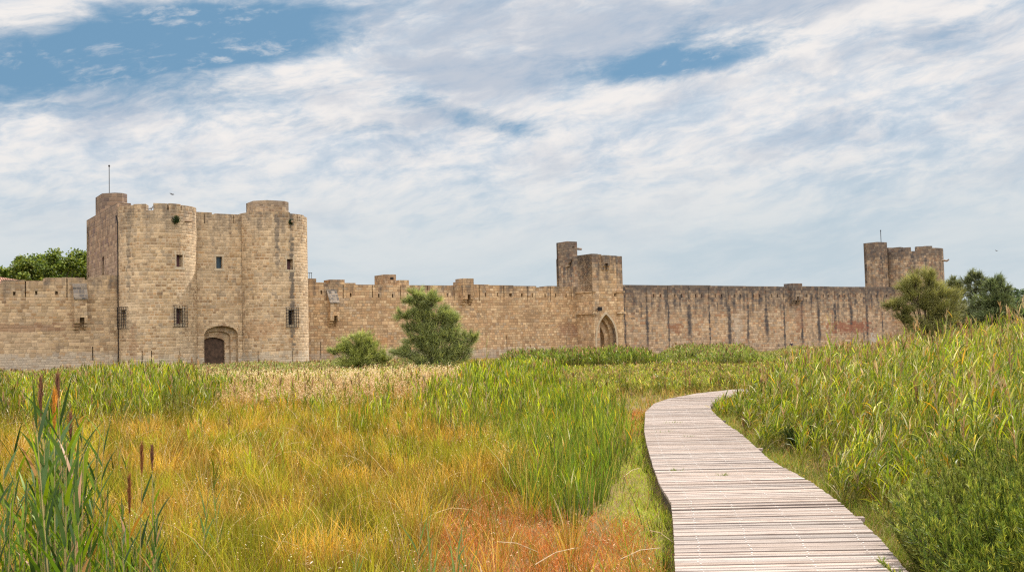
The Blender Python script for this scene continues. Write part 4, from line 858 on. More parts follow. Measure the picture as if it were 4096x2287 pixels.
# ------------------------------------------------------------------ single reeds one can point at
def one_reed(name, base, H, nleaf, Lf, wf, lean, laz, label, group=None, plume=None, cols=None, seed=0, scale=1.):
    global RG; old = RG; RG = np.random.default_rng(500+seed)
    e = empty(name, base, label, 'reed', group); ax = np.array([math.cos(laz), math.sin(laz)])
    cols = cols or [(.10, .21, .02), (.22, .36, .02), (.04, .09, .03), (.08, .16, .07), (.15, .28, .02)]
    pos = lambda f: np.array([[ax[0]*math.sin(lean)*H*f, ax[1]*math.sin(lean)*H*f, math.cos(lean)*H*f]])
    b = MB(); P = Vector(pos(0)[0]); Q = Vector(pos(1)[0])
    me_pts = []
    for k in range(5):
        a = 2*PI*k/5; me_pts.append((math.cos(a), math.sin(a)))
    for k in range(5):
        (c0, s0), (c1, s1) = me_pts[k], me_pts[(k+1) % 5]; r0, r1 = .0075*scale, .003*scale
        b.quad([(P.x+c0*r0, P.y+s0*r0, P.z), (P.x+c1*r0, P.y+s1*r0, P.z), (Q.x+c1*r1, Q.y+s1*r1, Q.z), (Q.x+c0*r1, Q.y+s0*r1, Q.z)])
    me = b.build('stem', M_STEM); me.parent = e
    rb = Rib(); p0 = RG.uniform(0, 6.3)
    for k in range(nleaf):
        f = .12+.86*(k+RG.uniform(-.25, .25))/nleaf
        c = np.array(cols[RG.integers(len(cols))])*RG.uniform(.8, 1.25); tc = c*np.array([1.3, 1.15, .8])
        if RG.random() < .12: c = np.array((.55, .27, .06)); tc = c
        if RG.random() < .04: c = np.array((.5, .30, .2)); tc = c
        rb.add(pos(f), [p0+(k % 2)*PI+RG.normal(0, .55)], [RG.uniform(.14, .5)], [RG.uniform(.0, .6)], [Lf*RG.uniform(.7, 1.15)*(1.1-.3*f)], [wf*RG.uniform(.6, 1.0)], c, 4, tip=tc, prof='leaf')
    rb.C = [q*np.array((.8, .78, .7), np.float32) for q in rb.C]; rb.build('leaves', M_REED, e)
    if plume is not None:
        pl, pcol = plume; n = 300; t = RG.uniform(0, 1, n)**.8; rb = Rib(); Pp = pos(1)-np.array([[0, 0, 0]]); st = np.repeat(Pp, n, 0); st[:, 2] += -.02+t*pl*.8
        rb.add(st, RG.uniform(0, 6.3, n), RG.uniform(.02, .20, n), RG.uniform(-.1, .3, n), (pl*.36)*(.45+.8*np.sin(np.clip(t*1.15, 0, 1)*PI*.9))*RG.uniform(.5, 1.2, n), .0042, pal([pcol, tuple(q*1.6 for q in pcol), tuple(q*.6 for q in pcol)], [3, 2, 2], n), 2)
        rb.build('plume', M_DRY, e)
    RG = old; return e
M_STEM = plain('reed_stem', (.33, .27, .11), .6)
def reed_at(px_, ytop, depth, **k):
    """a reed whose tip (plume included) is seen at (px_, ytop) from the ground below it"""
    T = at(px_, ytop, depth); zg = float(gz(T[0], T[1])); H = T[2]-zg-(k['plume'][0]*.95 if k.get('plume') else 0); return one_reed(k.pop('name', 'reed'), (T[0], T[1], zg), H, **k)
BR, OR, RB = (.22, .11, .08), (.58, .28, .06), (.27, .12, .06)
reed_at(163, 1496, 8.2, nleaf=9, Lf=.46, wf=.030, lean=.0, laz=0, plume=(.38, BR), label='reed with a narrow dark brown plume, leftmost of the plumed reeds', seed=1)
reed_at(231, 1482, 8.4, nleaf=9, Lf=.46, wf=.032, lean=.0, laz=0, plume=(.42, BR), label='reed with the tallest bushy brown plume at lower left', seed=2)
reed_at(218, 1548, 7.9, nleaf=10, Lf=.5, wf=.034, lean=.0, laz=0, plume=(.38, OR), label='reed with an orange plume in front of the two tallest plumes', seed=3)
reed_at(545, 1762, 8.0, nleaf=7, Lf=.42, wf=.028, lean=.03, laz=0, plume=(.30, RB), label='reed with a leaning reddish brown plume, higher one of the right pair', seed=4)
reed_at(517, 1888, 7.6, nleaf=7, Lf=.45, wf=.03, lean=.0, laz=0, plume=(.32, RB), label='reed with the lowest, fullest reddish brown plume at lower left', seed=5)
reed_at(608, 1770, 8.2, nleaf=4, Lf=.35, wf=.02, lean=.0, laz=0, plume=(.24, BR), label='reed with a thin dark plume standing rightmost of the plumed reeds', seed=6)
reed_at(268, 1640, 8.6, nleaf=8, Lf=.42, wf=.028, lean=.02, laz=1, plume=(.30, BR), label='reed with a short brown plume half hidden right of the orange plume', seed=7)
rs = np.random.default_rng(77); protos = []
GL = 'green broad leaved reed without a plume in the dense stand at lower left'; GG = 'plumeless green reeds at lower left'
for i in range(7):
    e = one_reed('reed', (0, 0, -50), 1.70+.08*i, 13, .50, .034, .02+.012*i, i*1.1, GL, GG, seed=20+i); protos.append(e)
spots = []
while len(spots) < 150:
    dpt = rs.uniform(6.6, 9.6); pxx = rs.choice([rs.normal(215, 100), rs.normal(290, 90), rs.uniform(-260, 110), rs.normal(545, 65)], p=[.32, .26, .22, .20]); spots.append((pxx, dpt))
for i, (pxx, dpt) in enumerate(spots):
    e = protos[i] if i < 7 else copy_tree(protos[i % 7])
    X = (pxx-2048)/F*dpt; sc = rs.uniform(.60, 1.0)*(1.0 if 120 < pxx < 370 else .80 if pxx <= 120 else .66); e.location = (X, dpt, float(gz(X, dpt))-.02); e.rotation_euler = (0, 0, rs.uniform(0, 6.3)); e.scale = (sc, sc, sc)
# other single reeds that stand out
k = dict(nleaf=12, Lf=.42, wf=.035, lean=.03, laz=0, cols=[(.2, .3, .05), (.3, .38, .1), (.5, .52, .4), (.45, .5, .35)])
reed_at(1935, 1352, 26, label='tall pale reed with silvery leaves rising before the wall beside the large tamarisk', seed=50, scale=2, **k)
reed_at(3305, 1255, 22, label='tallest arching green reed standing out before the streaked wall', seed=51, scale=2, **{**k, 'cols': [(.24, .36, .05), (.33, .42, .07)]})
reed_at(3420, 1325, 23, label='slender pale reed just right of the tallest arching reed', seed=52, scale=2, **k)
for i, (a_, t_, d_) in enumerate(((1650, 2045, 9.5), (1745, 2110, 9.0), (1690, 2160, 8.4), (1830, 2130, 9.3), (1395, 2190, 8.5), (1870, 2060, 9.9), (800, 1950, 10.5), (880, 1900, 11.0), (1790, 2190, 8.2))):
    lb = 'short blue green reed in the low clump at the bottom centre, on rusty ground' if i not in (4, 6, 7) else 'short lone green reed shoot rising from the golden grass at lower left'
    reed_at(a_, t_, d_, nleaf=8, Lf=.38, wf=.022, lean=.1*(-1)**i, laz=0, cols=[(.12, .22, .08), (.18, .30, .10)], label=lb, group='short reeds at the bottom centre' if i not in (4, 6, 7) else 'lone reed shoots in the grass', seed=60+i)

# ------------------------------------------------------------------ shrubs and trees
def tube_tree(parent, segs, name='trunk', mat=None):
    b = MB()
    for (p, q, r0, r1) in segs:
        p, q = Vector(p), Vector(q); d = (q-p).normalized(); s = d.orthogonal().normalized(); t = d.cross(s); n = 6
        for k in range(n):
            a0, a1 = 2*PI*k/n, 2*PI*(k+1)/n
            o0, o1 = s*math.cos(a0)+t*math.sin(a0), s*math.cos(a1)+t*math.sin(a1); b.quad([p+o0*r0, p+o1*r0, q+o1*r1, q+o0*r1])
    o = b.build(name, mat or M_BARK, None); o.parent = parent; return o
def tamarisk(base, lobes, label, zs=.9, group=None, n=900, cols=None, sp=.5, seed=0, wf=.03, name='tamarisk', cat='shrub'):
    """lobes: (dx, dy, z, rx, rz) foliage masses; feathery sprays spread over each one and leave gaps between them"""
    global RG; old = RG; RG = np.random.default_rng(seed+900); e = empty(name, base, label, cat, group)
    lobes = [(a_, b_, c_*zs, d_, e_) for a_, b_, c_, d_, e_ in lobes]
    cols = cols or [(.13, .175, .065), (.20, .25, .09), (.075, .105, .05), (.26, .29, .13)]
    segs = []; rb = Rib(); tot = sum(l[3]*l[4] for l in lobes)
    for (dx, dy, z, rx, rz) in lobes:
        m = Vector((dx*.35, dy*.35, z*.45)); tp_ = Vector((dx, dy, z+rz*.5)); segs += [((0, 0, -.1), m, .075, .045), (m, (dx, dy, z-.2*rz), .045, .028), ((dx, dy, z-.2*rz), tp_, .028, .01)]
        rz = rz; nb = max(9, int(n*rx*rz/tot/17)); v = RG.normal(0, 1, (nb, 3)); v[:, 2] = np.abs(v[:, 2])*.9-.25; v /= np.linalg.norm(v, axis=1)[:, None]
        S0 = np.array([dx, dy, z-.35*rz])+RG.normal(0, .12, (nb, 3))*np.array([rx, rx, rz]); LL = RG.uniform(.6, 1.22, nb); E0 = np.array([dx, dy, z-.1*rz])+v*np.array([rx, rx*.8, rz])*LL[:, None]
        sag = RG.normal(0, .10, (nb, 3))*rx; mlen = 26; ft = RG.uniform(.12, 1., (nb, mlen))**.8; P = S0[:, None]*(1-ft[..., None])+E0[:, None]*ft[..., None]+sag[:, None]*(4*ft*(1-ft))[..., None]; P = P.reshape(-1, 3)+RG.normal(0, .05+.06*rx, (nb*mlen, 3)); P[:, 2] = np.maximum(P[:, 2], .08)
        for b_ in range(nb): segs.append((tuple(S0[b_]), tuple(S0[b_]*.5+E0[b_]*.5+sag[b_]), .016, .009)); segs.append((tuple(S0[b_]*.5+E0[b_]*.5+sag[b_]), tuple(E0[b_]), .009, .003))
        dv = np.repeat((E0-S0)/np.linalg.norm(E0-S0, axis=1)[:, None], mlen, 0); nn = len(P); cc = pal(cols, [4, 3, 3, 2][:len(cols)], nn, .25)*np.repeat(RG.uniform(.72, 1.25, nb), mlen)[:, None]
        for q in range(5):
            dd = dv+RG.normal(0, .42, (nn, 3))+np.array([0, 0, .25]); dd /= np.linalg.norm(dd, axis=1)[:, None]; az = np.arctan2(dd[:, 1], dd[:, 0]); ti = np.arccos(np.clip(dd[:, 2], -1, 1))
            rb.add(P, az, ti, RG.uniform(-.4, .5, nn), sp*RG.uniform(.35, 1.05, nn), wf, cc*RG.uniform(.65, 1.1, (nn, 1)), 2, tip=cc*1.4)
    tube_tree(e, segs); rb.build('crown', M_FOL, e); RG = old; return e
def loc(px_, d): 
    x = (px_-2048)/F*d; return np.array([x, d, float(gz(x, d))])
M_ = [(.26, .31, .09), (.36, .40, .12), (.17, .21, .08), (.46, .48, .19)]
tamarisk(loc(1405, 88), [(.5, 0, 2.5, 1.4, 1.2), (.3, 0, 1.4, 1.9, .9), (0.68, 0, 3.75, 1.01, 0.65), (-0.02, 0, 3.04, 1.12, 0.88), (1.38, 0, 3.04, 0.9, 0.88), (0.68, 0, 1.99, 1.9, 1.22), (-0.58, 0, 2.69, 0.67, 0.88), (-1.5, 0, 2.55, 0.56, 0.55), (2.93, 0, 1.78, 0.62, 0.88), (1.95, 0, 1.99, 0.78, 0.77), (0.33, 0, 1.07, 1.79, 1.15)],
         'smaller round green tamarisk shrub growing in front of the tan rampart', zs=.96, n=2945, cols=M_, seed=1, wf=.026, sp=.62)
tamarisk(loc(1735, 86), [(.2, 0, 5.6, .9, .85), (-.3, 0, 6.4, .85, .85), (1.3, 0, 5.0, .95, .8), (-1.5, 0, 5.6, .7, .8), (-1.7, 0, 3.4, .9, 1.), (2.4, 0, 2.8, .9, 1.), (-1.0, 0, 5.2, .85, 1.2), (-.8, 0, 4.0, .9, 1.2), (-.5, 0, 3.0, 1.5, 1.3), (.3, 0, 4.7, .9, .9), (1.2, 0, 4.0, 1.0, .9), (-1.2, 0, 6.5, .75, .9), (-.7, 0, 7.0, .7, .7), (-1.61, 0, 7.38, 0.73, 0.68), (-0.24, 0, 6.97, 0.84, 0.54), (-2.03, 0, 6.83, 0.56, 0.44), (-0.92, 0, 5.8, 0.84, 0.94), (-2.65, 0, 5.53, 0.67, 0.43), (0.66, 0, 5.25, 1.06, 0.72), (1.83, 0, 5.18, 0.39, 0.33), (-2.03, 0, 4.29, 0.78, 0.66), (-0.79, 0, 4.43, 0.67, 0.77), (-0.24, 0, 3.39, 1.46, 0.99), (1.48, 0, 3.39, 1.12, 1.21), (0.11, 0, 1.81, 2.24, 1.44), (1.83, 0, 1.81, 1.46, 1.1), (-3.06, 0, 2.29, 0.9, 0.58), (3.07, 0, 3.39, 0.78, 0.83), (-1.96, 0, 2.02, 1.12, 0.88), (-0.24, 0, 0.78, 2.46, 1.58)],
         'large ragged grey green tamarisk shrub left of centre, taller than its round neighbour', zs=.96, n=6045, cols=[(.24, .29, .12), (.33, .37, .13), (.15, .19, .10), (.42, .45, .19)], seed=2, wf=.026, sp=.72)
tamarisk(loc(3700, 60), [(-.1, 0, 5.2, 1.0, 1.1), (.7, 0, 4.0, 1.2, 1.2), (.4, 0, 2.8, 1.6, 1.0), (0.24, 0, 6.47, 0.56, 0.55), (-0.57, 0, 6.26, 0.73, 0.61), (-1.01, 0, 5.82, 0.56, 0.61), (0.51, 0, 5.93, 0.56, 0.61), (-0.57, 0, 5.17, 0.9, 0.66), (0.89, 0, 5.44, 0.84, 0.83), (-1.93, 0, 4.74, 0.56, 0.36), (-1.33, 0, 4.36, 0.56, 0.36), (-1.12, 0, 3.82, 0.62, 0.5), (1.32, 0, 4.63, 1.12, 0.99), (-0.57, 0, 3.27, 0.78, 0.61), (0.78, 0, 3.82, 0.9, 0.66), (-0.03, 0, 4.58, 0.56, 0.55)],
         'brownish olive tamarisk in front of the round corner tower', n=2790, cols=[(.26, .26, .10), (.34, .33, .13), (.16, .16, .07), (.22, .25, .10)], seed=3, wf=.020, sp=.55)
tamarisk(loc(3850, 66), [(-0.54, 0, 6.54, 0.56, 0.44), (-0.12, 0, 5.89, 0.78, 0.66), (-0.78, 0, 5.65, 0.67, 0.55), (-0.42, 0, 4.69, 1.23, 0.99), (0.47, 0, 4.4, 1.12, 0.88), (-0.12, 0, 3.5, 1.68, 1.08)],
         'dark tamarisk just right of the round corner tower', n=2120, cols=[(.17, .19, .09), (.23, .25, .11), (.10, .12, .065)], seed=4, wf=.026, sp=.42)
tamarisk(loc(3905, 64), [(-0.07, 0, 6.84, 0.36, 0.5), (-0.42, 0, 6.44, 0.5, 0.39), (0.3, 0, 6.32, 0.5, 0.42), (-0.07, 0, 5.74, 0.67, 0.5), (-0.04, 0, 5.05, 0.45, 0.5), (0.51, 0, 4.99, 0.62, 0.5), (0.16, 0, 4.35, 1.01, 0.65)],
         'thin upright dark tamarisk against the sky with gaps in its crown', n=1240, cols=[(.14, .17, .09), (.20, .22, .11), (.09, .11, .065)], seed=5, wf=.026, sp=.36)
tamarisk(loc(3990, 62), [(-0.04, 0, 6.39, 0.39, 0.42), (-0.44, 0, 5.99, 0.45, 0.42), (0.46, 0, 5.94, 0.36, 0.42), (-0.16, 0, 5.15, 1.12, 0.94), (0.29, 0, 4.59, 1.12, 0.83), (-0.32, 0, 4.03, 1.46, 0.94)],
         'rounded dark tamarisk at the right end of the shrub row', n=2325, cols=[(.15, .20, .10), (.21, .25, .12), (.10, .125, .07)], seed=6, wf=.026, sp=.38)
def leafy(base, H, R, label, n=7800, cols=None, seed=0, group=None, z0=.25, lf=.34, name='leafy_tree'):
    global RG; old = RG; RG = np.random.default_rng(seed+300); e = empty(name, base, label, 'tree', group); cols = cols or [(.10, .16, .025), (.19, .25, .035), (.04, .07, .02), (.28, .32, .06)]
    segs = [((0, 0, -.3), (0, 0, H*.45), .32, .22), ((0, 0, H*.45), (0, 0, H*.85), .22, .06)]; rb = Rib(); nl = 34; per = n//nl
    for k in range(nl):
        f = RG.uniform(z0, 1.); z = H*(.15+.80*f); rr = R*math.sqrt(max(.05, 1-((f-.5)/.56)**2)); a = RG.uniform(0, 6.3); q = RG.uniform(.25, .85)*rr
        c0 = np.array([math.cos(a)*q, math.sin(a)*q, z]); lr = R*RG.uniform(.18, .36); segs.append(((0, 0, z*.72), tuple(c0), .07, .02))
        v = RG.normal(0, 1, (per, 3)); v /= np.linalg.norm(v, axis=1)[:, None]; P = c0+v*(lr*RG.uniform(.45, 1.05, per)[:, None])*np.array([1, 1, .95])
        lc_ = pal(cols, [4, 3, 3, 2][:len(cols)], per)*RG.uniform(.85, 1.2)
        rb.add(P, RG.uniform(0, 6.3, per), RG.uniform(.3, 2.2, per), RG.uniform(0, 1, per), lf*RG.uniform(.6, 1.2, per), lf*.75, lc_, 2, prof='leaf')
    tube_tree(e, segs); rb.build('crown', M_FOL, e); RG = old; return e
LT = [(90, 1040, -22., 3.6), (185, 1002, -30., 4.0), (245, 996, -24., 3.6), (312, 1003, -30., 4.2), (0, 1062, -26., 3.8), (-70, 1050, -26., 4.2), (355, 1010, -34., 4.), (130, 1015, -36., 4.)]
names_ = ['bright green tree above the red tiled roof', 'tallest tree behind the left rampart, between the roof and the gatehouse', 'tree behind the left rampart with a pointed top right of the tallest', 'tree touching the left flank of the gatehouse', 'tree at the left edge of the frame behind the red roof']
for i, (xp, yt, s_, R_) in enumerate(LT):
    u_, z_ = UZ(xp, yt, s_); P = W(u_, s_, 0)
    leafy((P[0], P[1], -1.), z_+1., R_, names_[i] if i < 5 else 'green tree in the row behind the left rampart, mostly hidden by its neighbours', seed=i, group='trees behind the left rampart')
for i, (xp, yt, dp, R_) in enumerate(((4040, 1150, 230., 6.), (4150, 1165, 200., 6.), (4095, 1195, 190, 3.5), (3960, 1190, 240, 5.))):
    T = at(xp, yt, dp); leafy((T[0], T[1], -1.2), T[2]+1.2, R_, ['hazy blue green tree behind the last tamarisk', 'dark tree cut by the right edge of the frame', 'low dark tree at the far right on the horizon', 'distant tree behind the dark tamarisks'][i], seed=40+i, group='distant trees at the right', cols=[(.07, .115, .07), (.10, .15, .08), (.05, .08, .055)], lf=.6, n=3600)
for i in range(4):                                       # the plain beyond, right of the towers
    T = loc(4350+i*220, 210-10*i); leafy((T[0], T[1], -1.2), 8+i % 3, 5., 'tree on the plain beyond the right end of the ramparts', seed=60+i, group='trees on the plain', lf=.6, n=2600)

# feathery evergreen shrubs in the lower right corner
def feathery(base, branches, label, seed, cols):
    global RG; old = RG; RG = np.random.default_rng(seed+700); e = empty('feathery_shrub', base, label, 'shrub', None); rb = Rib(); segs = []
    for (R, Hh, nb, cx, cy) in branches:
        for k in range(nb):
            a = RG.uniform(0, 2*PI); q = math.sqrt(RG.random()); st = np.array([cx+R*.35*q*math.cos(a), cy+R*.35*q*math.sin(a), .05]); ti = RG.uniform(.1, 1.25); Lb = Hh*RG.uniform(.55, 1.05)/(.55+.45*math.cos(ti*.75)); cu = -ti*RG.uniform(.25, .75)
            m = 9; p = st.copy(); pts = [p.copy()]
            for j in range(m):
                ph = ti+cu*(j+.5)/m; p = p+np.array([math.sin(ph)*math.cos(a), math.sin(ph)*math.sin(a), math.cos(ph)])*Lb/m; pts.append(p.copy())
            segs.append((pts[0], pts[4], .009, .006)); segs.append((pts[4], pts[8], .006, .002)); P = np.array(pts)
            ns = 120; f = RG.uniform(.22, 1., ns)*m; i0 = np.minimum(f.astype(int), m-1); S0 = P[i0]+(P[i0+1]-P[i0])*(f-i0)[:, None]
            cc = pal(cols, [4, 3, 3, 1.6][:len(cols)], ns); aa = a+RG.normal(0, 1.3, ns)
            Ls = (.07+.11*(1-f/m))*RG.uniform(.6, 1.25, ns)
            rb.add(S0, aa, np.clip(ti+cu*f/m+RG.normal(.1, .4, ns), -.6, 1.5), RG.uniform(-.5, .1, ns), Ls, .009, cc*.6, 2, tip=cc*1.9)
            for z in range(3):
                g = RG.uniform(.3, 1., ns)[:, None]; ph = np.clip(ti+cu*f/m, 0, 1.4); S1 = S0+np.stack([np.sin(ph)*np.cos(aa), np.sin(ph)*np.sin(aa), np.cos(ph)], 1)*Ls[:, None]*g*.8
                rb.add(S1, aa+RG.normal(0, 1., ns), np.clip(ph+RG.normal(0, .5, ns), -.6, 1.5), 0., RG.uniform(.025, .055, ns), .008, cc*RG.uniform(.85, 1.3, (ns, 1)), 1)
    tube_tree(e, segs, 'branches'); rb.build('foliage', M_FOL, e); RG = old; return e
FC = [(.12, .18, .025), (.23, .28, .035), (.05, .09, .025), (.40, .39, .07)]
def lb(px_, d): x = (px_-2048)/F*d; return (x, d, float(gz(x, d)))
feathery(lb(4140, 8.2), [(1.0, 1.1, 190, 0, 0), (.9, 1.2, 150, .75, .3), (.8, .9, 110, -.4, -.3), (.7, .7, 80, .3, -.8)], 'large feathery dark green shrub in the lower right corner', 1, FC)
feathery(lb(3930, 9.8), [(.8, 1.05, 150, 0, 0), (.7, 1.2, 120, .6, .25), (.5, .7, 60, -.5, -.2)], 'feathery yellow green shrub behind the corner shrub at lower right', 2, [(.15, .19, .035), (.22, .26, .05), (.09, .12, .03), (.34, .32, .09)])
feathery(lb(3770, 8.2), [(.4, .40, 80, .1, 0), (.5, .55, 70, .5, .1)], 'low feathery shrub spilling over the boardwalk edge at lower right', 3, FC)
feathery(lb(4020, 11.5), [(.8, 1.25, 110, 0, 0)], 'upright feathery shrub among the reeds at the right edge', 4, FC)
feathery(lb(3035, 20.5), [(.35, .55, 50, .8, 0)], 'small dark feathery shrub at the reed edge halfway along the boardwalk', 5, [(.07, .11, .03), (.1, .15, .04), (.05, .07, .02)])
# plants rooted in the towers
def wallplant(path, x, y, r, label, seed):
    global RG; old = RG; RG = np.random.default_rng(seed); a, z = path.find(x, y); P = path.pt(a, z, -.2); e = empty('wall_plant', tuple(P), label, 'plant'); rb = Rib(); n = 500
    v = RG.normal(0, 1, (n, 3)); v /= np.linalg.norm(v, axis=1)[:, None]; rb.add(v*r*RG.uniform(.2, .95, n)[:, None], RG.uniform(0, 6.3, n), RG.uniform(.3, 2.5, n), .4, .16, .09, pal([(.035, .06, .03), (.06, .10, .035), (.02, .035, .02)], [3, 2, 2], n), 2, prof='leaf'); rb.build('foliage', M_FOL, e)
    b = MB(); bars(b, (path.pt(a, z-.05, .25), path.pt(a, z, -.25)), .03); o = b.build('stem', M_BARK, None); o.parent = e; o.matrix_parent_inverse = Matrix.Translation(-Vector(P)); RG = old
wallplant(pL, 701, 879, .52, 'dark round plant growing high on the left round front of the gatehouse', 1)
wallplant(pR, 1161, 888, .32, 'small dark plant growing high on the right round front of the gatehouse', 2)

# ------------------------------------------------------------------ person at the foot of the wall, gulls
def skinned(name, verts, edges, radii, mat, parent):
    me = bpy.data.meshes.new(name); me.from_pydata([tuple(v) for v in verts], edges, []); o = bpy.data.objects.new(name, me); COL.objects.link(o)
    md = o.modifiers.new('skin', 'SKIN'); sv = me.skin_vertices[0].data
    for i, r in enumerate(radii): sv[i].radius = (r, r)
    sv[0].use_root = True; o.modifiers.new('sub', 'SUBSURF').levels = 1; o.modifiers['sub'].render_levels = 1
    bpy.context.view_layer.update(); dg = bpy.context.evaluated_depsgraph_get(); m2 = bpy.data.meshes.new_from_object(o.evaluated_get(dg)); o.modifiers.clear(); o.data = m2; m2.materials.clear(); m2.materials.append(mat)
    o.parent = parent; return o
M_SKIN = plain('skin', (.45, .27, .19), .6); M_CLOTH = plain('navy_cloth', (.03, .033, .055), .9); M_JEAN = plain('dark_trousers', (.035, .035, .04), .9)
uP = UZ(3165, 1380, 3.)[0]; PW = W(uP, 3., 0); PW[2] = float(gz(PW[0], PW[1]))
zt_ = 2.
for _ in range(200):
    if pj([PW[0], PW[1], zt_])[1] < 1366: zt_ -= .02
PW[2] = min(PW[2], zt_-1.72)
pe = empty('person', tuple(PW), 'person in dark clothes walking on the grass along the foot of the streaked wall', 'person')
vs = [(0, 0, .95), (0, 0, 1.15), (0, 0, 1.38), (0, 0, 1.5), (0, .01, 1.60), (0, .02, 1.72), (-.19, 0, 1.40), (-.25, .05, 1.15), (-.20, .2, .95), (.19, 0, 1.40), (.26, -.04, 1.14), (.24, .06, .9), (-.09, 0, .88), (-.11, .12, .48), (-.12, .02, .06), (-.12, .2, .03), (.09, 0, .88), (.11, -.02, .48), (.12, -.2, .08), (.12, -.06, .04)]
ed = [(0, 1), (1, 2), (2, 3), (3, 4), (4, 5), (2, 6), (6, 7), (7, 8), (2, 9), (9, 10), (10, 11), (0, 12), (12, 13), (13, 14), (14, 15), (0, 16), (16, 17), (17, 18), (18, 19)]
skinned('body', vs, ed, [.15, .14, .16, .06, .085, .085, .06, .045, .03, .06, .045, .03, .09, .06, .04, .035, .09, .06, .04, .035], M_SKIN, pe)
skinned('jacket', [(0, 0, .93), (0, 0, 1.15), (0, 0, 1.40), (-.2, 0, 1.41), (-.26, .05, 1.15), (-.21, .19, .98), (.2, 0, 1.41), (.27, -.04, 1.14), (.25, .05, .93)], [(0, 1), (1, 2), (2, 3), (3, 4), (4, 5), (2, 6), (6, 7), (7, 8)], [.17, .165, .18, .075, .06, .045, .075, .06, .045], M_CLOTH, pe)
skinned('trousers', [(0, 0, .93), (-.1, 0, .86), (-.11, .12, .48), (-.12, .03, .1), (.1, 0, .86), (.11, -.02, .48), (.12, -.19, .12)], [(0, 1), (1, 2), (2, 3), (0, 4), (4, 5), (5, 6)], [.16, .11, .075, .06, .11, .075, .06], M_JEAN, pe)
M_GULL = plain('gull_plumage', (.35, .35, .38), .8); M_DGULL = plain('dark_plumage', (.06, .06, .07), .8)
def bird(P, label, mat, fly=True, s=1.):
    e = empty('gull', tuple(P), label, 'bird')
    if fly: v = [(0, 0, 0), (.16, 0, .02), (.24, 0, .04), (-.2, 0, .0), (-.3, 0, 0), (.02, .28, .12), (-.05, .58, .04), (.02, -.28, .12), (-.05, -.58, .04)]; ed_ = [(0, 1), (1, 2), (0, 3), (3, 4), (0, 5), (5, 6), (0, 7), (7, 8)]; rr = [.08, .05, .03, .05, .02, .035, .012, .035, .012]
    else: v = [(0, 0, .22), (.12, 0, .3), (.16, 0, .42), (.25, 0, .42), (-.2, 0, .2), (-.32, 0, .17), (.02, .03, .1), (.02, .03, 0), (.02, -.03, .1), (.02, -.03, 0)]; ed_ = [(0, 1), (1, 2), (2, 3), (0, 4), (4, 5), (0, 6), (6, 7), (0, 8), (8, 9)]; rr = [.1, .06, .055, .015, .06, .02, .012, .012, .012, .012]
    o = skinned('body', [tuple(q*s for q in p) for p in v], ed_, [r*s for r in rr], mat, e); return e
bird(at(688, 778, 60), 'small dark bird flying above the left round front of the gatehouse', M_DGULL, s=.45).rotation_euler = (.3, .2, 1.)
a_, z_ = pL.find(603, 827); P = pL.pt(a_, 18.1, .5); bird(P, 'gull perched in a gap of the battlements on the left round front', M_GULL, False, 1.25)
bird(at(3985, 1003, 90), 'tiny bird high in the sky right of the round corner tower', M_DGULL, s=.4).rotation_euler = (.2, -.3, 2.)

# ------------------------------------------------------------------ ground
M_GND, n, out = material('marsh_soil'); bs = n.new('ShaderNodeBsdfPrincipled'); tc = n.new('ShaderNodeTexCoord'); a = n.noise(tc.outputs['Object'], .35, 5.); b2 = n.noise(tc.outputs['Object'], 9., 5., .7)
c_ = n.ramp(n.m('ADD', n.m('MULTIPLY', a[0], .6), n.m('MULTIPLY', b2[0], .4)), [(.35, (.08, .065, .03)), (.45, (.13, .12, .035)), (.53, (.20, .12, .05)), (.62, (.16, .15, .04)), (.7, (.25, .17, .08))])
n.l.new(c_, bs.inputs[0]); bs.inputs['Roughness'].default_value = 1.; bp = n.new('ShaderNodeBump'); bp.inputs['Distance'].default_value = .05; n.put(bp.inputs['Height'], b2[0]); n.l.new(bp.outputs[0], bs.inputs['Normal']); n.l.new(bs.outputs[0], out.inputs[0])
xs_ = np.concatenate([[-6000, -2500, -1000, -400], np.arange(-180, -30, 6.), np.arange(-30, 30, .6), np.arange(30, 180, 6.), [400, 1000, 2500, 6000]]); ys_ = np.concatenate([[-300, -60, -20], np.arange(-5, 45, .6), np.arange(45, 240, 5.), [400, 1000, 2500, 7000]])
X, Y = np.meshgrid(xs_, ys_); Zg = gz(X, Y); vv = np.stack([X, Y, Zg], 2).reshape(-1, 3); nx = len(xs_); ff = [(j*nx+i, j*nx+i+1, (j+1)*nx+i+1, (j+1)*nx+i) for j in range(len(ys_)-1) for i in range(nx-1)]
me = bpy.data.meshes.new('ground'); me.from_pydata(vv.tolist(), [], ff); me.shade_smooth(); tag(link('ground', me, None, M_GND), 'flat marshy ground of soil and roots running to the horizon', 'ground', kind='structure')

# ------------------------------------------------------------------ boardwalk
M_PLK, n, out = material('weathered_planks'); bs = n.new('ShaderNodeBsdfPrincipled'); at_ = n.new('ShaderNodeAttribute', attribute_name='Col'); uvn = n.new('ShaderNodeUVMap'); x, y, _ = n.sep(uvn.outputs[0])
gr_n = n.noise(n.xyz(n.m('MULTIPLY', x, 1.6), n.m('MULTIPLY', y, 55.), 0.), 1., 4., .65); bl = n.noise(n.xyz(n.m('MULTIPLY', x, 2.2), n.m('MULTIPLY', y, 5.), 3.), 1., 4., .6)
yl = n.m('SUBTRACT', n.m('MODULO', y, 10.), 1.); edn = n.m('MULTIPLY', n.m('SUBTRACT', bl[0], .5), .02); edge_shade = n.m('MAXIMUM', n.rng(n.m('ADD', yl, edn), .004, .016, 1., 0.), n.rng(n.m('ADD', yl, edn), .072, .092))  # plank edges darkened: aged wood plus painted-in shade of the gaps
gro = n.m('SINE', n.m('MULTIPLY', y, 2*PI/.0225)); gm = n.rng(gro, -1., -.35, 1., 0.)
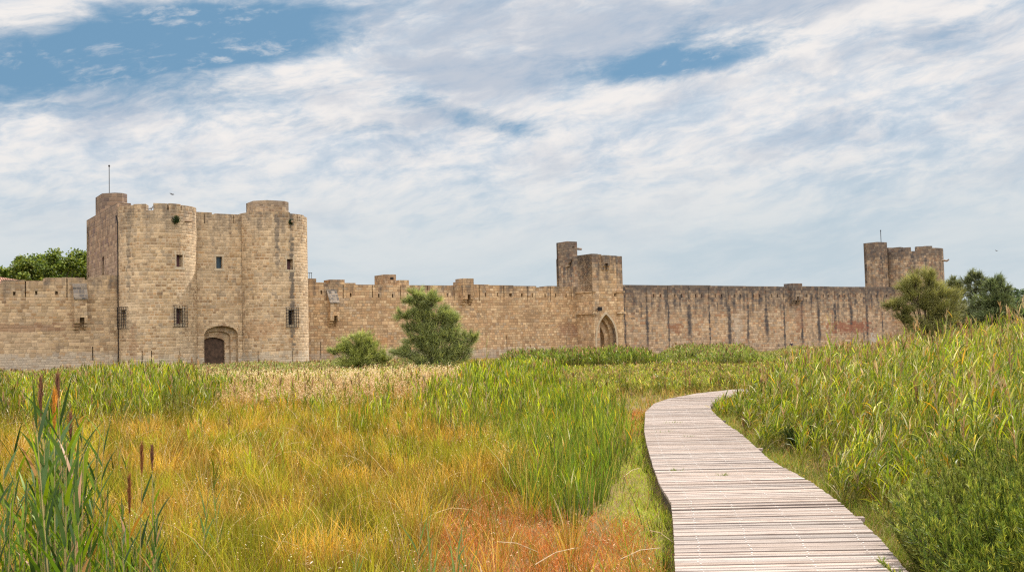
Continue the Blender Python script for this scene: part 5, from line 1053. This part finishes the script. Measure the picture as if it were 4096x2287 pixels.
k_ = n.m('MULTIPLY', n.m('ADD', .62, n.m('MULTIPLY', gr_n[0], .75)), n.m('SUBTRACT', 1., n.m('MULTIPLY', gm, .55)))
sc = n.new('ShaderNodeVectorMath', operation='SCALE'); n.put(sc.inputs[0], at_.outputs[0]); n.put(sc.inputs[3], k_)
c_ = n.mix(n.rng(bl[0], .52, .68, 0., .45), sc.outputs[0], (.22, .17, .14)); c_ = n.mix(n.m('MULTIPLY', edge_shade, n.rng(n.noise(n.xyz(n.m('MULTIPLY', x, .8), n.m('MULTIPLY', y, .37), 8.), 1., 2.)[0], .35, .65, .08, .6)), c_, (.10, .075, .085)); n.l.new(c_, bs.inputs[0]); bs.inputs['Roughness'].default_value = .85; bs.inputs['Specular IOR Level'].default_value = .2
bp = n.new('ShaderNodeBump'); bp.inputs['Distance'].default_value = .006; bp.inputs['Strength'].default_value = .8; n.put(bp.inputs['Height'], n.m('ADD', gro, gr_n[0])); n.l.new(bp.outputs[0], bs.inputs['Normal']); n.l.new(bs.outputs[0], out.inputs[0])
V = []; Fc = []; UVs = []; Cs = []; pit_ = .108; yk = gl_[0][1]+.02; rp = random.Random(5); nv = []
while yk < YEND-.1:
    wq = pit_-rp.choice([.009, .012, .014, .014, .018, .024, .042]); tl = -.028
    def ex(fn, y_, s): 
        x_ = float(fn(y_))
        for _ in range(3): x_ = float(fn(y_+tl*(x_-3)))
        return x_+s
    ja, jb = rp.gauss(0, .002), rp.gauss(0, .003)
    if rp.random() < .015: jb += .09
    x0a, x0b = ex(DL, yk, ja), ex(DL, yk+wq, ja)
    rr_ = (lambda y_: DR(y_) if y_ < gr2[-1][1] else 28.)
    x1a, x1b = ex(rr_, yk, jb), ex(rr_, yk+wq, jb)
    zt_ = ZD+rp.gauss(0, .0035); tiltz = rp.gauss(0, .004)
    P = [(x0a, yk+tl*(x0a-3)), (x1a, yk+tl*(x1a-3)), (x1b, yk+wq+tl*(x1b-3)), (x0b, yk+wq+tl*(x0b-3))]
    kk_ = int((yk*7.3) % 90)+1
    base = len(V); V += [(p[0], p[1], zt_+(tiltz if i in (1, 2) else 0)) for i, p in enumerate(P)]+[(p[0], p[1], zt_-.045) for p in P]
    fs = [(0, 1, 2, 3), (7, 6, 5, 4), (0, 4, 5, 1), (1, 5, 6, 2), (2, 6, 7, 3), (3, 7, 4, 0)]
    u_ = rp.uniform(0, 50)
    for f in fs: Fc.append(tuple(base+i for i in f)); UVs += [(V[base+i][0]+u_, kk_*10.+1.+(wq if (i % 4) in (2, 3) else 0.)) for i in f]
    tone = rp.gauss(1, .15); wm = rp.uniform(-.02, .03); Cs += [(.50*tone+wm, .428*tone, .395*tone-wm*.6, 1)]*8
    ww = x1a-x0a
    if ww < 6:
        for fx_ in (.12, .36, .62, .9):
            nx_ = x0a+ww*fx_+rp.gauss(0, .01); nv.append((nx_, yk+wq*rp.uniform(.3, .7)+tl*(nx_-3), zt_+.004))
    yk += pit_
me = bpy.data.meshes.new('planks'); me.from_pydata(V, [], Fc); ul = me.uv_layers.new(name='UVMap'); ul.data.foreach_set('uv', np.array(UVs, np.float32).ravel())
ca = me.attributes.new('Col', 'FLOAT_COLOR', 'POINT'); ca.data.foreach_set('color', np.array(Cs, np.float32).ravel())
bw = bpy.data.objects.new('boardwalk_path', None); COL.objects.link(bw); bw.location = (3, 6, 0); tag(bw, 'weathered grey plank boardwalk curving away through the reeds', 'boardwalk', kind='structure')
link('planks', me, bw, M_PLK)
b = MB(); 
for (x_, y_, z_) in nv: r_ = .0075; b.quad([(x_-r_, y_-r_, z_), (x_+r_, y_-r_, z_), (x_+r_, y_+r_, z_), (x_-r_, y_+r_, z_)])
b.build('nail_heads', plain('steel_nail', (.85, .85, .85), .4, 0.), bw)
M_BEAM = plain('dark_timber_beam', (.10, .075, .06), .9)
for fn, off in ((DL, .10), (DL, .95), (DR, -.10)):
    b = MB(); yy = np.arange(gl_[0][1]+.1, 36.5, .5)
    for y0, y1 in zip(yy, yy[1:]):
        P = []
        for y_ in (y0, y1):
            x_ = float(fn(y_))+off; P.append([(x_-.035, y_, .02-.1), (x_+.035, y_, -.08), (x_+.035, y_, ZD-.05), (x_-.035, y_, ZD-.05)])
        for i in range(4): b.quad([P[0][i], P[0][(i+1) % 4], P[1][(i+1) % 4], P[1][i]])
    b.build('bearer', M_BEAM, bw)

# ------------------------------------------------------------------ sky, sun, camera
w = bpy.data.worlds.new('World'); SC.world = w; w.use_nodes = True; n = NT(w.node_tree); n.n.clear(); out = n.new('ShaderNodeOutputWorld'); bg = n.new('ShaderNodeBackground')
SEL, SAZ = math.radians(50), math.radians(46)
sky = n.new('ShaderNodeTexSky', sky_type='NISHITA'); sky.sun_disc = False; sky.sun_elevation = SEL; sky.sun_rotation = PI/2-SAZ; sky.air_density = 1.0; sky.dust_density = .6; sky.ozone_density = 1.3
tc = n.new('ShaderNodeTexCoord'); x, y, z = n.sep(tc.outputs['Generated'])
zz = n.m('MAXIMUM', z, 0.)
hy = n.m('SQRT', n.m('ADD', n.m('MULTIPLY', x, x), n.m('MULTIPLY', y, y))); az = n.m('ARCTAN2', x, y); el = n.m('ARCTAN2', zz, hy)
def blob(cx, cy, rx, ry, rot=0.):
    yh = 1391-.025*cx; a0 = math.atan((cx-2048)/F); e0 = math.atan((yh-cy)/F); rx /= F; ry /= F
    dx = n.m('SUBTRACT', az, a0); dy = n.m('SUBTRACT', el, e0); c, s = math.cos(rot), math.sin(rot)
    p = n.m('DIVIDE', n.m('ADD', n.m('MULTIPLY', dx, c), n.m('MULTIPLY', dy, s)), rx); q = n.m('DIVIDE', n.m('ADD', n.m('MULTIPLY', dx, -s), n.m('MULTIPLY', dy, c)), ry)
    return n.m('POWER', 2.718, n.m('MULTIPLY', -1., n.m('ADD', n.m('MULTIPLY', p, p), n.m('MULTIPLY', q, q))))
warp = n.noise(n.xyz(n.m('MULTIPLY', az, 5.), n.m('MULTIPLY', el, 11.), 2.), 1., 4.)
wx, wy, _ = n.sep(warp[1])
A = n.m('ADD', az, n.m('MULTIPLY', n.m('SUBTRACT', wx, .5), .09)); B = n.m('ADD', el, n.m('MULTIPLY', n.m('SUBTRACT', wy, .5), .045))
Bt = n.m('SUBTRACT', B, n.m('MULTIPLY', az, .16))
f1 = n.noise(n.xyz(n.m('MULTIPLY', A, 4.2), n.m('MULTIPLY', Bt, 16.), 1.), 1., 9., .58)[0]
f2 = n.noise(n.xyz(n.m('MULTIPLY', A, 14.), n.m('MULTIPLY', Bt, 40.), 7.), 1., 9., .62)[0]
f3 = n.noise(n.xyz(n.m('MULTIPLY', A, 7.), n.m('MULTIPLY', Bt, 19.), 4.), 1., 8., .6)[0]
f4 = n.noise(n.xyz(n.m('MULTIPLY', A, 42.), n.m('MULTIPLY', Bt, 105.), 11.), 1., 8., .62)[0]
dens = n.m('ADD', n.m('ADD', n.m('MULTIPLY', f1, .46), n.m('ADD', n.m('MULTIPLY', f2, .34), n.m('MULTIPLY', f4, .20))), .175)
for cx, cy, rx, ry, rt, am in ((700, 170, 640, 130, .1, .40), (380, 340, 640, 130, .12, .44), (1150, 200, 330, 60, .1, .20), (2700, 262, 360, 62, .05, .40), (1830, 440, 280, 50, -.2, .22), (2760, 150, 160, 40, .5, .2), (3150, 130, 300, 60, .2, .14), (3760, 240, 260, 90, .3, .12), (1400, 505, 360, 35, 0, .14), (2030, 500, 200, 40, -.2, .14), (900, 110, 500, 70, 0, .12)):
    dens = n.m('SUBTRACT', dens, n.m('MULTIPLY', blob(cx, cy, rx, ry, rt), am*.82))
for cx, cy, rx, ry, rt, am in ((1150, 285, 500, 40, .12, .14), (150, 120, 300, 90, .1, .12), (1500, 120, 500, 100, 0, .1), (3300, 380, 500, 90, .1, .08)):
    dens = n.m('ADD', dens, n.m('MULTIPLY', blob(cx, cy, rx, ry, rt), am))
cover = n.m('MAXIMUM', n.rng(dens, .37, .68), n.m('MULTIPLY', n.rng(n.m('ADD', n.m('MULTIPLY', f2, .6), n.m('MULTIPLY', f4, .4)), .50, .66), .55))
low = n.rng(el, .06, .20, 1., 0.)
thick = n.rng(n.m('ADD', f3, n.m('MULTIPLY', n.m('ADD', blob(2250, 130, 480, 130), n.m('ADD', blob(3000, 60, 600, 80), blob(1800, 270, 340, 90))), .24)), .44, .74)
bright = n.rng(n.m('ADD', n.m('MULTIPLY', f2, .45), n.m('ADD', n.m('MULTIPLY', f1, .30), n.m('MULTIPLY', f4, .25))), .41, .58)
cl = n.mix(bright, (6.4, 7.0, 7.7), (9.3, 8.8, 8.4)); cl = n.mix(n.m('MULTIPLY', thick, .75), cl, (4.2, 4.9, 6.0))
blue = n.mix(.85, sky.outputs[0], (1.60, 3.25, 4.95))
skyc = n.mix(n.m('MULTIPLY', cover, .92), blue, cl)
lowc = n.mix(n.rng(n.m('ADD', n.m('MULTIPLY', f1, .7), n.m('MULTIPLY', f3, .3)), .34, .66), (5.2, 6.15, 6.75), (6.45, 7.0, 7.25))
skyc = n.mix(n.m('MULTIPLY', low, .90), skyc, lowc)
skyc = n.mix(1., skyc, (.85, .85, .85), 'MULTIPLY')
# thin bright cloud overhead; unseen glow behind the camera, added to light the walls
hi = n.rng(el, .40, 1.0); skyc = n.mix(hi, skyc, (7.8, 7.5, 7.3))
bk_fill = n.m('MULTIPLY', n.rng(y, .1, -.5, 0., 1.), n.rng(el, .05, .4)); skyc = n.mix(bk_fill, skyc, (22., 20.4, 18.2))
n.l.new(skyc, bg.inputs[0]); bg.inputs[1].default_value = .1; n.l.new(bg.outputs[0], out.inputs[0])
sun = bpy.data.lights.new('sun', 'SUN'); sun.energy = 5.0; sun.angle = math.radians(.55); sun.color = (1., .93, .82); so = bpy.data.objects.new('sun', sun); COL.objects.link(so)
sd = Vector((math.cos(SEL)*math.cos(SAZ), math.cos(SEL)*math.sin(SAZ), math.sin(SEL))); so.rotation_euler = sd.to_track_quat('Z', 'Y').to_euler(); so.location = (30, -10, 60)
cam = bpy.data.cameras.new('camera'); co = bpy.data.objects.new('camera', cam); COL.objects.link(co); SC.camera = co
cam.sensor_width = 36.; cam.lens = F/4096*36; cam.clip_end = 20000; cam.clip_start = .1
Mx = Matrix(((RT[0], UPV[0], -FW[0], EYE[0]), (RT[1], UPV[1], -FW[1], EYE[1]), (RT[2], UPV[2], -FW[2], EYE[2]), (0, 0, 0, 1))); co.matrix_world = Mx
SC.render.resolution_x = 1024; SC.render.resolution_y = 571
SC.view_settings.view_transform = 'Standard'; SC.view_settings.look = 'None'; SC.view_settings.exposure = .28; SC.view_settings.gamma = 1.
SC.cycles.max_bounces = 5; SC.cycles.diffuse_bounces = 2; SC.cycles.transmission_bounces = 3; SC.cycles.glossy_bounces = 2; SC.cycles.use_denoising = False; SC.cycles.use_adaptive_sampling = False; SC.render.filter_size = 1.2; SC.cycles.pixel_filter_type = 'BLACKMAN_HARRIS'; SC.cycles.filter_width = 1.25; SC.cycles.caustics_reflective = False; SC.cycles.caustics_refractive = False
